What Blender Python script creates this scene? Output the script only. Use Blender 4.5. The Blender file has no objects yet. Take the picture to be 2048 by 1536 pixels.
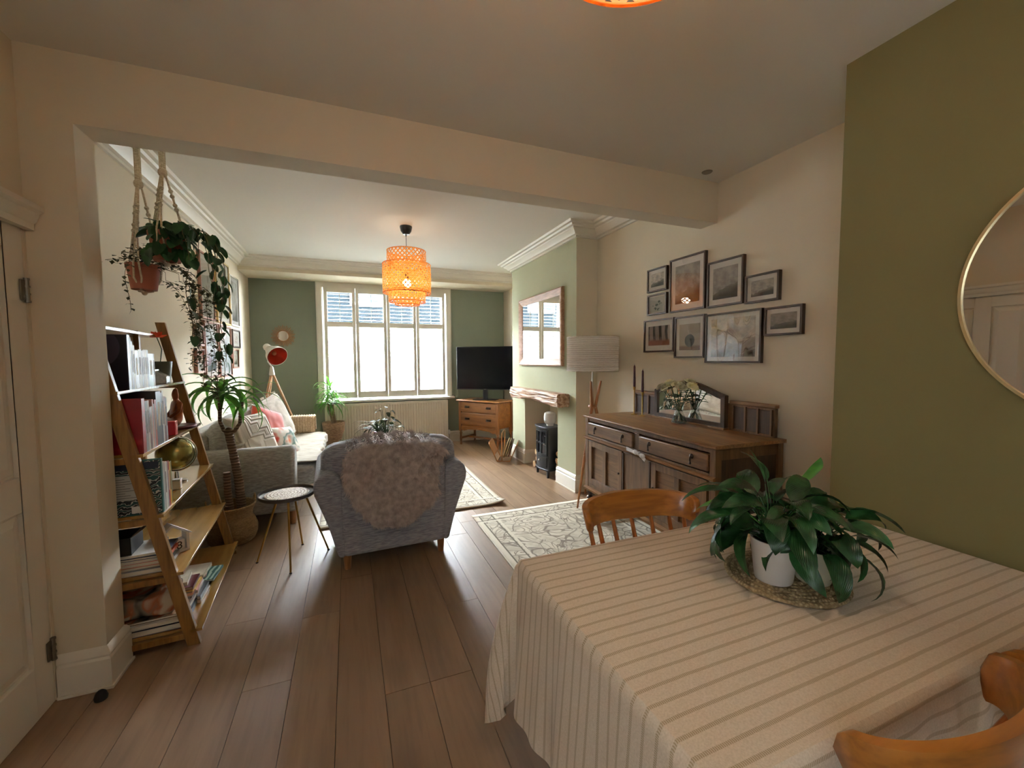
import bpy, bmesh, math, random
from mathutils import Vector, Matrix, noise
V = Vector
R = math.radians
PI = math.pi
rnd = random.Random(7)
scn = bpy.context.scene
COL = scn.collection

# ------------------------------------------------------------ camera
cd = bpy.data.cameras.new('camera')
cam = bpy.data.objects.new('camera', cd)
COL.objects.link(cam)
cd.sensor_fit = 'HORIZONTAL'
cd.sensor_width = 36
cd.lens = 828.1 / 2048 * 36
cd.clip_start = 0.02
cd.clip_end = 300
_y, _p, _r = R(21.514), R(3.375), R(.325)
_right = V((math.cos(_y), -math.sin(_y), 0))
_fwd = V((math.sin(_y) * math.cos(_p), math.cos(_y) * math.cos(_p), -math.sin(_p)))
_down = _fwd.cross(_right)
_r2 = math.cos(_r) * _right + math.sin(_r) * _down
_d2 = -math.sin(_r) * _right + math.cos(_r) * _down
_m = Matrix((( _r2.x, -_d2.x, -_fwd.x, 0), (_r2.y, -_d2.y, -_fwd.y, 0), (_r2.z, -_d2.z, -_fwd.z, 1.45), (0, 0, 0, 1)))
cam.matrix_world = _m
scn.camera = cam

# ------------------------------------------------------------ sky, light, exposure
scn.view_settings.view_transform = 'Standard'
scn.view_settings.look = 'None'
scn.view_settings.gamma = 1
scn.view_settings.use_curve_mapping = False
scn.view_settings.exposure = 1.2
SKY = 138.0
w = bpy.data.worlds.new('sky')
scn.world = w
w.use_nodes = True
nt = w.node_tree
bg = nt.nodes['Background']
bg.inputs[0].default_value = (.85, .935, 1.0, 1)
bg.inputs[1].default_value = SKY
def portal(loc, rot, sx, sy):
    l = bpy.data.lights.new('sky_portal', 'AREA')
    l.shape = 'RECTANGLE'
    l.size, l.size_y = sx, sy
    l.cycles.is_portal = True
    o = bpy.data.objects.new('sky_portal', l)
    COL.objects.link(o)
    o.location = loc
    o.rotation_euler = rot
portal((.61, 7.42, 1.7), (R(-90), 0, 0), 2.0, 1.75)
portal((.3, -2.5, 1.55), (R(90), 0, 0), 2.2, 1.3)
portal((-1.45, -1.2, 1.5), (R(90), 0, R(-90)), 1.4, 1.2)
scn.cycles.max_bounces = 9
scn.cycles.diffuse_bounces = 5
scn.cycles.glossy_bounces = 4
scn.cycles.transmission_bounces = 6
scn.cycles.transparent_max_bounces = 12
scn.cycles.sample_clamp_indirect = 6
scn.cycles.use_denoising = True
scn.cycles.caustics_reflective = False
scn.cycles.caustics_refractive = False

# ------------------------------------------------------------ materials
MATS = {}
def lin(c):
    if isinstance(c, str):
        c = tuple(int(c[i:i+2], 16) / 255 for i in (0, 2, 4))
        return tuple((x / 12.92 if x <= .04045 else ((x + .055) / 1.055) ** 2.4) for x in c)
    return c
class NT:
    def __init__(s, name):
        s.m = bpy.data.materials.new(name)
        s.m.use_nodes = True
        s.t = s.m.node_tree
        s.b = s.t.nodes['Principled BSDF']
        s.out = s.t.nodes['Material Output']
    def n(s, typ, **kw):
        nd = s.t.nodes.new(typ)
        for k, v in kw.items():
            if k.startswith('i_'):
                key = k[2:]
                nd.inputs[int(key) if key.isdigit() else key].default_value = v
            else:
                setattr(nd, k, v)
        return nd
    def l(s, a, b):
        s.t.links.new(a, b)
    def coord(s, scale=(1, 1, 1), kind='Object', rand=False, rot=(0, 0, 0)):
        tc = s.n('ShaderNodeTexCoord')
        mp = s.n('ShaderNodeMapping')
        mp.inputs['Scale'].default_value = scale
        mp.inputs['Rotation'].default_value = rot
        s.l(tc.outputs[kind], mp.inputs[0])
        if rand:
            oi = s.n('ShaderNodeObjectInfo')
            mul = s.n('ShaderNodeMath', operation='MULTIPLY', i_1=37.0)
            s.l(oi.outputs['Random'], mul.inputs[0])
            s.l(mul.outputs[0], mp.inputs['Location'])
        return mp.outputs[0]
    def ramp(s, fac, stops):
        r = s.n('ShaderNodeValToRGB')
        el = r.color_ramp.elements
        while len(el) < len(stops):
            el.new(.5)
        for e, (p, c) in zip(el, stops):
            e.position = p
            c = lin(c)
            e.color = (c[0], c[1], c[2], 1)
        s.l(fac, r.inputs[0])
        return r.outputs[0]
    def mix(s, f, a, b, mode='MIX'):
        m = s.n('ShaderNodeMix', data_type='RGBA', blend_type=mode)
        for i, v in ((0, f), (6, a), (7, b)):
            if isinstance(v, (int, float)):
                m.inputs[i].default_value = v
            elif isinstance(v, (tuple, str)):
                c = lin(v)
                m.inputs[i].default_value = (c[0], c[1], c[2], 1)
            else:
                s.l(v, m.inputs[i])
        return m.outputs[2]
    def bump(s, h, strength=.3, dist=.01):
        b = s.n('ShaderNodeBump', i_Strength=strength, i_Distance=dist)
        s.l(h, b.inputs['Height'])
        s.l(b.outputs[0], s.b.inputs['Normal'])
    def col(s, c):
        if isinstance(c, (tuple, str)):
            c = lin(c)
            s.b.inputs['Base Color'].default_value = (c[0], c[1], c[2], 1)
        else:
            s.l(c, s.b.inputs['Base Color'])
    def p(s, **kw):
        for k, v in kw.items():
            s.b.inputs[k.replace('_', ' ')].default_value = v
        return s
def plain(name, color, rough=.6, metal=0., var=.06, scale=8, bump=0., bscale=200, coat=0., spec=.5, sheen=0.):
    if name in MATS:
        return MATS[name]
    s = NT(name)
    c = lin(color)
    nz = s.n('ShaderNodeTexNoise', i_Scale=scale, i_Detail=3.0)
    s.l(s.coord(), nz.inputs['Vector'])
    a = tuple(max(0, x * (1 - var)) for x in c)
    b = tuple(min(1, x * (1 + var)) for x in c)
    s.col(s.ramp(nz.outputs[0], [(.3, a), (.7, b)]))
    s.p(Roughness=rough, Metallic=metal)
    s.b.inputs['Specular IOR Level'].default_value = spec
    if coat:
        s.b.inputs['Coat Weight'].default_value = coat
        s.b.inputs['Coat Roughness'].default_value = .1
    if sheen:
        s.b.inputs['Sheen Weight'].default_value = sheen
    if bump:
        n2 = s.n('ShaderNodeTexNoise', i_Scale=bscale, i_Detail=2.0)
        s.l(s.coord(), n2.inputs['Vector'])
        s.bump(n2.outputs[0], bump, .002)
    MATS[name] = s.m
    return s.m
def wood(name, c1, c2, axis='Y', scale=1., rough=.45, coat=0., rand=False, grain=.5, knots=False, spec=.5, bump=.15):
    if name in MATS:
        return MATS[name]
    s = NT(name)
    st = {'X': (1.2, 14, 14), 'Y': (14, 1.2, 14), 'Z': (14, 14, 1.2)}[axis]
    st = tuple(x * scale for x in st)
    v = s.coord(st, rand=rand)
    n1 = s.n('ShaderNodeTexNoise', i_Scale=1.0, i_Detail=5.0, i_Distortion=.6)
    s.l(v, n1.inputs['Vector'])
    n2 = s.n('ShaderNodeTexNoise', i_Scale=6.0, i_Detail=3.0)
    s.l(v, n2.inputs['Vector'])
    base = s.ramp(n1.outputs[0], [(.3, c1), (.7, c2)])
    c1l = lin(c1)
    dark = tuple(x * .55 for x in c1l)
    g = s.ramp(n2.outputs[0], [(.35, (grain, grain, grain)), (.55, (0., 0., 0.))])
    col = s.mix(g, base, dark)
    if knots:
        v2 = s.coord((1.6, .45, 1), rand=True)
        vo = s.n('ShaderNodeTexNoise', i_Scale=1.6, i_Detail=2.0)
        s.l(v2, vo.inputs['Vector'])
        k = s.ramp(vo.outputs[0], [(.62, (0., 0., 0.)), (.74, (.7, .7, .7))])
        col = s.mix(k, col, tuple(x * .5 for x in c1l))
    if rand:
        oi = s.n('ShaderNodeObjectInfo')
        hs = s.n('ShaderNodeHueSaturation')
        mr = s.n('ShaderNodeMapRange', i_3=.86, i_4=1.12)
        s.l(oi.outputs['Random'], mr.inputs[0])
        s.l(mr.outputs[0], hs.inputs['Value'])
        s.l(col, hs.inputs['Color'])
        col = hs.outputs[0]
    s.col(col)
    s.p(Roughness=rough)
    s.b.inputs['Specular IOR Level'].default_value = spec
    if coat:
        s.b.inputs['Coat Weight'].default_value = coat
        s.b.inputs['Coat Roughness'].default_value = .15
    s.bump(n2.outputs[0], bump, .001) if bump else None
    MATS[name] = s.m
    return s.m
def fabric(name, c1, c2, scale=(60, 60, 60), bump=.5, rough=.9, sheen=.2, spec=.2):
    if name in MATS:
        return MATS[name]
    s = NT(name)
    v = s.coord(scale)
    n1 = s.n('ShaderNodeTexNoise', i_Scale=1.0, i_Detail=4.0)
    s.l(v, n1.inputs['Vector'])
    s.col(s.ramp(n1.outputs[0], [(.35, c1), (.65, c2)]))
    s.p(Roughness=rough)
    s.b.inputs['Sheen Weight'].default_value = sheen
    s.b.inputs['Specular IOR Level'].default_value = spec
    s.bump(n1.outputs[0], bump, .003)
    MATS[name] = s.m
    return s.m
def glass(name, tint=(1., 1., 1.), refl=1.0, wob=0.):
    """thin pane: clear transmission with a fresnel reflection"""
    if name in MATS:
        return MATS[name]
    s = NT(name)
    tr = s.n('ShaderNodeBsdfTransparent')
    tr.inputs[0].default_value = (*tint, 1)
    gl = s.n('ShaderNodeBsdfGlossy')
    gl.inputs['Roughness'].default_value = .01
    lw = s.n('ShaderNodeLayerWeight')
    lw.inputs[0].default_value = .5
    pw_ = s.n('ShaderNodeMath', operation='POWER', i_1=5.0)
    s.l(lw.outputs['Facing'], pw_.inputs[0])
    ml = s.n('ShaderNodeMath', operation='MULTIPLY_ADD', i_1=.92, i_2=.035 * refl)
    ml.use_clamp = True
    s.l(pw_.outputs[0], ml.inputs[0])
    mx = s.n('ShaderNodeMixShader')
    s.l(ml.outputs[0], mx.inputs[0])
    s.l(tr.outputs[0], mx.inputs[1])
    s.l(gl.outputs[0], mx.inputs[2])
    if wob:
        nz = s.n('ShaderNodeTexNoise', i_Scale=7.0, i_Detail=0.0)
        s.l(s.coord((1, 1, .35)), nz.inputs['Vector'])
        b = s.n('ShaderNodeBump', i_Strength=wob, i_Distance=.02)
        s.l(nz.outputs[0], b.inputs['Height'])
        s.l(b.outputs[0], gl.inputs['Normal'])
    s.l(mx.outputs[0], s.out.inputs[0])
    MATS[name] = s.m
    return s.m
def emit(name, color, strength):
    if name in MATS:
        return MATS[name]
    s = NT(name)
    s.col((0., 0., 0.))
    c = lin(color)
    s.b.inputs['Emission Color'].default_value = (*c, 1)
    s.b.inputs['Emission Strength'].default_value = strength
    MATS[name] = s.m
    return s.m
def leafmat(name, c1, c2, rough=.35, vein=None, trans=.15, scale=18):
    if name in MATS:
        return MATS[name]
    s = NT(name)
    n1 = s.n('ShaderNodeTexNoise', i_Scale=scale, i_Detail=2.0)
    s.l(s.coord(), n1.inputs['Vector'])
    col = s.ramp(n1.outputs[0], [(.35, c1), (.65, c2)])
    oi = s.n('ShaderNodeObjectInfo')
    mr = s.n('ShaderNodeMapRange', i_3=.7, i_4=1.3)
    s.l(oi.outputs['Random'], mr.inputs[0])
    hs = s.n('ShaderNodeHueSaturation')
    s.l(mr.outputs[0], hs.inputs['Value'])
    s.l(col, hs.inputs['Color'])
    col = hs.outputs[0]
    uv = s.n('ShaderNodeTexCoord')
    wv = s.n('ShaderNodeTexWave', bands_direction='DIAGONAL', i_Scale=7.0, i_Distortion=.5)
    s.l(uv.outputs['UV'], wv.inputs['Vector'])
    s.bump(wv.outputs['Fac'], .25, .002)
    s.col(col)
    s.p(Roughness=rough)
    tl = s.n('ShaderNodeBsdfTranslucent')
    s.l(col, tl.inputs[0])
    mx = s.n('ShaderNodeMixShader')
    mx.inputs[0].default_value = trans
    s.l(s.b.outputs[0], mx.inputs[1])
    s.l(tl.outputs[0], mx.inputs[2])
    s.l(mx.outputs[0], s.out.inputs[0])
    MATS[name] = s.m
    return s.m

CREAM = 'cfc3a9'
M_cream = plain('cream_wall_paint', 'dacfb8', .85, var=.02, scale=2, bump=.15, bscale=90)
M_sage = plain('sage_green_paint', 'a3a385', .85, var=.03, scale=2, bump=.15, bscale=90)
M_sage_backlit = plain('backlit_sage_paint', '7b8373', .85, var=.03, scale=2, bump=.15, bscale=90)  # chimney sage darkened in colour, as the window wall is backlit
M_olive = plain('olive_green_paint', '756c41', .85, var=.03, scale=2, bump=.15, bscale=90)
M_ceil = plain('white_ceiling_paint', 'e0ddd4', .9, var=.01, scale=2)
M_trim = plain('white_satin_trim', 'e2ddd0', .4, var=.01)
M_plank = wood('oak_floor_plank', '84684f', '9a7d62', 'Y', .5, rough=.40, rand=True, grain=.25, knots=True)
M_black = plain('black_plastic', '15161a', .35)
M_pgold = plain('pale_brass', 'dccb9c', .35, metal=.8)
M_gold = plain('brushed_brass', 'b8924e', .3, metal=1.)
M_chrome = plain('chrome', 'd0d0d0', .15, metal=1.)
M_mirror = plain('mirror_silver', 'f0f0f0', .0, metal=1., var=0)
M_paper = plain('page_paper', 'd9d2c0', .8)
M_soil = plain('potting_soil', '2a1c14', .95, var=.4, scale=60, bump=.8)
M_glass = glass('clear_glass')

# ------------------------------------------------------------ mesh helpers
W = {}
def link(o):
    COL.objects.link(o)
    return o
def T(name, label, cat, loc=(0, 0, 0), rot=0, group=None, rx=0):
    o = bpy.data.objects.new(name, None)
    o.empty_display_size = .05
    link(o)
    o.location = loc
    o.rotation_euler = (rx, 0, rot)
    o['label'] = label
    o['category'] = cat
    if group:
        o['group'] = group
    W[o.name] = Matrix.Translation(V(loc)) @ Matrix.Rotation(rot, 4, 'Z') @ Matrix.Rotation(rx, 4, 'X')
    return o
def tag(o, label, cat, group=None, kind=None):
    o['label'] = label
    o['category'] = cat
    if group:
        o['group'] = group
    if kind:
        o['kind'] = kind
    return o
class MB:
    def __init__(s):
        s.v = []
        s.f = []
        s.mi = []
        s.uv = None
    def add(s, vs, fs, mi=0, M=None):
        k = len(s.v)
        s.v += [tuple(M @ V(p)) for p in vs] if M else [tuple(p) for p in vs]
        s.f += [tuple(i + k for i in f) for f in fs]
        s.mi += [mi] * len(fs)
        return s
    def box(s, x0, x1, y0, y1, z0, z1, mi=0, M=None):
        vs = [(x, y, z) for z in (z0, z1) for y in (y0, y1) for x in (x0, x1)]
        return s.add(vs, [(0, 2, 3, 1), (4, 5, 7, 6), (0, 1, 5, 4), (2, 6, 7, 3), (0, 4, 6, 2), (1, 3, 7, 5)], mi, M)
    def prism(s, poly, a, b, axis='y', mi=0, M=None):
        """poly: list of 2d points (the two other axes in order), extruded from a to b"""
        n = len(poly)
        def p3(p, t):
            return {'x': (t, p[0], p[1]), 'y': (p[0], t, p[1]), 'z': (p[0], p[1], t)}[axis]
        vs = [p3(p, a) for p in poly] + [p3(p, b) for p in poly]
        fs = [(i, (i + 1) % n, (i + 1) % n + n, i + n) for i in range(n)]
        fs += [tuple(range(n))[::-1], tuple(range(n, 2 * n))]
        return s.add(vs, fs, mi, M)
    def tube(s, pts, r, n=8, mi=0, caps=True, M=None):
        pts = [V(p) for p in pts]
        rs = r if isinstance(r, (list, tuple)) else [r] * len(pts)
        vs = []
        up = None
        for i, p in enumerate(pts):
            d = (pts[min(i + 1, len(pts) - 1)] - pts[max(i - 1, 0)])
            if d.length < 1e-9:
                d = V((0, 0, 1))
            d.normalize()
            if up is None:
                up = V((0, 0, 1)) if abs(d.z) < .9 else V((1, 0, 0))
            a = d.cross(up)
            if a.length < 1e-6:
                a = d.orthogonal()
            a.normalize()
            b = a.cross(d)
            b.normalize()
            up = b
            for k in range(n):
                t = 2 * PI * k / n
                vs.append(p + rs[i] * (math.cos(t) * a + math.sin(t) * b))
        fs = []
        for i in range(len(pts) - 1):
            for k in range(n):
                fs.append((i * n + k, i * n + (k + 1) % n, (i + 1) * n + (k + 1) % n, (i + 1) * n + k))
        if caps:
            fs += [tuple(range(n))[::-1], tuple(range((len(pts) - 1) * n, len(pts) * n))]
        return s.add(vs, fs, mi, M)
    def cyl(s, p0, p1, r0, r1=None, n=16, mi=0, M=None):
        return s.tube([p0, p1], [r0, r0 if r1 is None else r1], n, mi, True, M)
    def lathe(s, prof, c=(0, 0, 0), n=24, mi=0, M=None, close=True):
        vs = []
        for r, z in prof:
            for k in range(n):
                t = 2 * PI * k / n
                vs.append((c[0] + r * math.cos(t), c[1] + r * math.sin(t), c[2] + z))
        fs = []
        for i in range(len(prof) - 1):
            for k in range(n):
                fs.append((i * n + k, i * n + (k + 1) % n, (i + 1) * n + (k + 1) % n, (i + 1) * n + k))
        if close:
            if prof[0][0] > 1e-6:
                fs.append(tuple(range(n))[::-1])
            if prof[-1][0] > 1e-6:
                fs.append(tuple(range((len(prof) - 1) * n, len(prof) * n)))
        return s.add(vs, fs, mi, M)
    def grid(s, fn, nu, nv, mi=0, closeu=False, flip=False):
        vs = [fn(i / (nu if closeu else nu - 1), j / (nv - 1)) for j in range(nv) for i in range(nu)]
        fs = []
        for j in range(nv - 1):
            for i in range(nu if closeu else nu - 1):
                i2 = (i + 1) % nu
                q = (j * nu + i, j * nu + i2, (j + 1) * nu + i2, (j + 1) * nu + i)
                fs.append(q[::-1] if flip else q)
        return s.add(vs, fs, mi)
    def sphere(s, c, r, n=16, m=10, mi=0, sc=(1, 1, 1), M=None):
        prof = [(r * math.sin(PI * i / m), -r * math.cos(PI * i / m)) for i in range(m + 1)]
        vs = []
        for rr, z in prof:
            for k in range(n):
                t = 2 * PI * k / n
                vs.append((c[0] + rr * math.cos(t) * sc[0], c[1] + rr * math.sin(t) * sc[1], c[2] + z * sc[2]))
        fs = [(i * n + k, i * n + (k + 1) % n, (i + 1) * n + (k + 1) % n, (i + 1) * n + k) for i in range(m) for k in range(n)]
        return s.add(vs, fs, mi, M)
    def mesh(s, name, smooth=True, angle=35):
        me = bpy.data.meshes.new(name)
        me.from_pydata(s.v, [], s.f)
        me.polygons.foreach_set('material_index', s.mi)
        bm = bmesh.new()
        bm.from_mesh(me)
        bmesh.ops.remove_doubles(bm, verts=bm.verts, dist=1e-5) if s.uv is None else None
        bmesh.ops.recalc_face_normals(bm, faces=bm.faces) if s.uv is None else None
        bm.to_mesh(me)
        bm.free()
        if s.uv is not None:
            ul = me.uv_layers.new(name='UVMap')
            for lp in me.loops:
                ul.data[lp.index].uv = s.uv[lp.vertex_index]
        if smooth:
            me.shade_smooth()
            if angle < 180:
                me.set_sharp_from_angle(angle=R(angle))
        me.update()
        return me
    def build(s, name, mat, parent=None, world=True, smooth=True, angle=35, bevel=0, seg=2, label=None, kind=None, sub=0):
        me = s.mesh(name, smooth, angle)
        o = bpy.data.objects.new(name, me)
        for m in (mat if isinstance(mat, (list, tuple)) else [mat]):
            me.materials.append(m)
        link(o)
        if parent is not None:
            o.parent = parent
            r = root_of(parent)
            if world and r.name in W:
                me.transform(W[r.name].inverted())
        if bevel:
            b = o.modifiers.new('bevel', 'BEVEL')
            b.width = bevel
            b.segments = seg
            b.limit_method = 'ANGLE'
            b.angle_limit = R(40)
            b.harden_normals = False
        if sub:
            u = o.modifiers.new('sub', 'SUBSURF')
            u.levels = u.render_levels = sub
        if label:
            o['label'] = label
        if kind:
            o['kind'] = kind
        return o
def root_of(o):
    while o.parent:
        o = o.parent
    return o
def struct(mb, name, mat, **kw):
    o = mb.build(name, mat, None, **kw)
    o['kind'] = 'structure'
    return o
def copy_tree(o, parent=None, loc=None, rot=None, label=None):
    c = o.copy()
    link(c)
    if parent is not None:
        c.parent = parent
    if loc is not None:
        c.location = loc
    if rot is not None:
        c.rotation_euler.z = rot
    if label:
        c['label'] = label
    for ch in [x for x in bpy.data.objects if x.parent == o]:
        copy_tree(ch, c)
    return c
def sweep(path, prof, name, mat, closed=False):
    """mitred moulding: path of xy points with the room on the right of travel; prof (offset, z)"""
    n = len(path)
    P = [V((p[0], p[1])) for p in path]
    mb = MB()
    rings = []
    for i in range(n):
        d0 = (P[i] - P[i - 1]).normalized() if i > 0 else None
        d1 = (P[i + 1] - P[i]).normalized() if i < n - 1 else None
        r0 = V((d0.y, -d0.x)) if d0 is not None else None
        r1 = V((d1.y, -d1.x)) if d1 is not None else None
        if r0 is None:
            m = r1
        elif r1 is None:
            m = r0
        else:
            m = (r0 + r1)
            m = m / max(.2, m.dot(r0))
        rings.append([(P[i].x + m.x * o, P[i].y + m.y * o, z) for o, z in prof])
    k = len(prof)
    vs = [q for r in rings for q in r]
    fs = [(i * k + j, i * k + (j + 1) % k, (i + 1) * k + (j + 1) % k, (i + 1) * k + j) for i in range(n - 1) for j in range(k)]
    fs += [tuple(range(k)), tuple(range((n - 1) * k, n * k))[::-1]]
    mb.add(vs, fs)
    return struct(mb, name, mat, angle=25)
# ============================================================ the rooms
FY = 7.2       # face of the window wall
CD, CF = 2.72, 2.86   # ceiling heights: dining end, front room
XL, XR = -1.35, 2.53
# floor: a base slab with every oak board on it
fl = struct(MB().box(-1.6, 2.95, -2.4, 7.45, -.12, -.012), 'floor', plain('floor_underlay', '3a2c20', .9), smooth=False)
r2 = random.Random(3)
pw = .195
row = 0
meshes = {}
x = -1.45
ends0 = {0: 2.55, 1: 2.05, 2: 1.8, 3: 1.8}
xs = -.28 - 7 * pw
while xs < 2.72:
    y0 = -2.3 - r2.random() * 1.6
    k = round((xs + .28) / pw)
    first = {-1: 2.05, 0: 2.53, 1: 2.9, 2: 1.80, 3: 1.8, -2: 2.62, 4: 2.35, 5: 3.3}.get(k)
    L = 2.2
    if first is not None:
        y0 = first - 2 * L
    while y0 < FY:
        y1 = y0 + L
        a, b = max(y0, -2.3), min(y1, FY)
        if b - a > .02:
            x1 = min(xs + pw, 2.78)
            g = .0012
            mb = MB().box(-(x1 - xs) / 2 + g, (x1 - xs) / 2 - g, -(b - a) / 2 + g, (b - a) / 2 - g, -.012, 0)
            key = (round(x1 - xs, 3), round(b - a, 3))
            if key not in meshes:
                meshes[key] = mb.mesh('floorboard', False)
                meshes[key].materials.append(M_plank)
            o = bpy.data.objects.new('floorboard', meshes[key])
            link(o)
            o.location = ((xs + x1) / 2, (a + b) / 2, 0)
            o.parent = fl
        y0 = y1
    xs += pw
# ceilings
struct(MB().box(-1.35, 2.9, -2.4, 2.32, CD, CD + .2), 'ceiling', M_ceil, smooth=False)
struct(MB().box(-1.6, 2.95, 2.46, 7.45, CF, CF + .1), 'ceiling', M_ceil, smooth=False)
# walls
struct(MB().box(-1.38, -1.205, -2.4, -1.9, 0, CD).box(-1.38, -1.205, -.5, 1.48, 0, CD).box(-1.38, -1.205, -1.9, -.5, 0, .9).box(-1.38, -1.205, -1.9, -.5, 2.1, CD).box(-1.38, -1.205, 1.48, 2.316, 2.0, CD).box(-1.38, -1.205, 2.30, 2.316, 0, 2.0), 'wall_left', M_cream, smooth=False)
struct(MB().box(-1.38, -1.035, 2.316, 2.47, 0, 2.9), 'wall_stub', M_cream, smooth=False)
struct(MB().box(-1.6, XL, 2.4, FY + .2, 0, CF), 'wall_left', M_cream, smooth=False)
struct(MB().box(XR, 2.9, 1.2, 3.9, 0, CF).box(XR, 2.9, -2.4, -.6, 0, CF), 'wall_right', M_cream, smooth=False)
struct(MB().box(2.68, 2.9, 5.72, FY + .2, 0, CF), 'wall_right', M_cream, smooth=False)
# dining chimney breast, olive
struct(MB().box(2.05, 2.9, -.6, 1.21, 0, CD), 'wall_right_breast', M_olive, smooth=False)
# the beam between the rooms
struct(MB().box(-1.035, 2.6, 2.316, 2.47, 2.436, 2.9), 'trim_beam', M_cream, smooth=False)
# front chimney breast with its fireplace opening
cb = MB()
X0, X1 = 2.27, 2.72
YA, YB, FA, FB, FZ = 3.88, 5.73, 4.30, 5.27, .93
def face_box(mb, x0, x1, y0, y1, z0, z1):
    k = len(mb.f)
    mb.box(x0, x1, y0, y1, z0, z1)
    mb.mi[k + 4] = 1        # the face towards the room carries the green paint
    return mb
face_box(cb, X0, X1, YA, FA, 0, CF)
face_box(cb, X0, X1, FB, YB, 0, CF)
face_box(cb, X0, X1, FA, FB, FZ, CF)
cb.box(X1 - .06, X1, FA, FB, 0, FZ)
struct(cb, 'wall_chimney', [M_cream, M_sage], smooth=False)
# window wall with its opening
WA, WB, WZ0, WZ1 = -.36, 1.60, .82, 2.64
wf = MB().box(-1.6, WA, FY, FY + .25, 0, CF).box(WB, 2.9, FY, FY + .25, 0, CF).box(WA, WB, FY, FY + .25, 0, WZ0).box(WA, WB, FY, FY + .25, WZ1, CF)
struct(wf, 'wall_far', M_sage_backlit, smooth=False)
# dropped soffit over the window
struct(MB().box(XL, 2.68, 6.58, FY, 2.68, CF), 'trim_soffit', M_cream, smooth=False)
# wall behind the camera, with a window opening added to let daylight in
wn = MB().box(-1.6, -.8, -2.5, -2.3, 0, CD).box(1.4, 2.9, -2.5, -2.3, 0, CD).box(-.8, 1.4, -2.5, -2.3, 2.2, CD).box(-.8, 1.4, -2.5, -2.3, 0, .9)
struct(wn, 'wall_near', M_cream, smooth=False)
# mouldings
CP = [(0, 2.73), (.02, 2.73), (.022, 2.748), (.045, 2.755), (.06, 2.775), (.095, 2.80), (.10, 2.812), (.125, 2.818), (.135, 2.835), (.16, 2.84), (.17, CF), (0, CF)]
sweep([(XL, 2.47), (XL, 6.58), (2.68, 6.58), (2.68, YB), (X0, YB), (X0, YA), (XR, YA), (XR, 2.47)], CP, 'trim_cornice', M_trim)
BP = [(0, 0), (.024, 0), (.024, .012), (.018, .014), (.018, .135), (.012, .145), (.016, .155), (.014, .172), (.006, .185), (0, .19)]
def bb(path, name):
    sweep(path, BP, name, M_trim)
bb([(-1.20, 2.316), (-1.035, 2.316), (-1.035, 2.47), (XL, 2.47), (XL, FY), (2.68, FY), (2.68, YB), (X0, YB), (X0, FB), (2.66, FB), (2.66, FA), (X0, FA), (X0, YA), (XR, YA), (XR, 1.21), (2.05, 1.21), (2.05, -.6)], 'baseboard_room')
bb([(-1.205, -2.3), (-1.205, 1.40)], 'baseboard_left')

# ------------------------------------------------------------ door on the left
d = MB()
DX = -1.235
def panel_door(mb, x, y0, y1, z0, z1):
    t = .04
    st = .105
    mid = (y0 + y1) / 2
    rails = [(z0, z0 + .22), (.86, 1.0), (z1 - .11, z1)]
    for a, b in ((y0, y0 + st), (mid - st / 2, mid + st / 2), (y1 - st, y1)):
        mb.box(x - t, x, a, b, z0, z1)
    for a, b in rails:
        mb.box(x - t, x, y0 + st, mid - st / 2, a, b)
        mb.box(x - t, x, mid + st / 2, y1 - st, a, b)
    for ya, yb in ((y0 + st, mid - st / 2), (mid + st / 2, y1 - st)):
        for za, zb in ((rails[0][1], rails[1][0]), (rails[1][1], rails[2][0])):
            mb.box(x - t + .008, x - .016, ya, yb, za, zb)
            # raised field with sloped edge
            m = .045
            vs = [(x - .016, ya + .012, za + .012), (x - .016, yb - .012, za + .012), (x - .016, yb - .012, zb - .012), (x - .016, ya + .012, zb - .012),
                  (x - .006, ya + m, za + m), (x - .006, yb - m, za + m), (x - .006, yb - m, zb - m), (x - .006, ya + m, zb - m)]
            mb.add(vs, [(0, 1, 5, 4), (1, 2, 6, 5), (2, 3, 7, 6), (3, 0, 4, 7), (4, 5, 6, 7)])
panel_door(d, -1.208, 1.55, 2.298, .0, 2.0)
d.box(-1.40, -1.262, 1.46, 2.33, 0, 2.02)  # unseen backing box, added to stop daylight leaking past the leaf
do = struct(d, 'door_1', M_trim, smooth=False, bevel=.003)
fr = MB().box(-1.25, -1.185, 1.48, 1.55, 0, 2.0)
fr.build('door_frame', M_trim, do, world=False, bevel=.004)
fh = MB().prism([(-1.205, 1.985), (-1.175, 1.985), (-1.175, 2.01), (-1.165, 2.02), (-1.155, 2.05), (-1.14, 2.06), (-1.14, 2.08), (-1.205, 2.08)], 1.42, 2.312, 'y')
fh.build('door_frame', M_trim, do, world=False)
for z in (1.74, .235):
    hg = MB().cyl((-1.198, 2.29, z - .045), (-1.198, 2.29, z + .045), .007, n=10).box(-1.206, -1.2, 2.262, 2.288, z - .04, z + .04)
    for k in (-.045, -.015, .015, .045):
        hg.cyl((-1.198, 2.29, z + k - .004), (-1.198, 2.29, z + k + .004), .0095, n=10)
    hg.build('hinge', plain('dull_steel', '8a8378', .35, metal=1.), do, world=False)
kb = MB().lathe([(0, 0), (.012, 0), (.012, .03), (.028, .04), (.03, .055), (.02, .068), (0, .07)], n=16, M=Matrix.Translation((-1.208, 1.61, .98)) @ Matrix.Rotation(R(90), 4, 'Y'))
kb.build('door_knob', M_gold, do, world=False)
ds = MB().lathe([(0, 0), (.022, 0), (.024, .012), (.018, .03), (.01, .038), (0, .04)], (-1.03, 2.235, 0), 16)
tag(ds.build('door_stop', plain('black_rubber', '101012', .6)), 'small black rubber door stop on the floor by the white skirting corner', 'door stop')

# ------------------------------------------------------------ window, sill, shutters
M_win = plain('window_paint', 'e9e7de', .45, var=.01)
win = MB()
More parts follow.
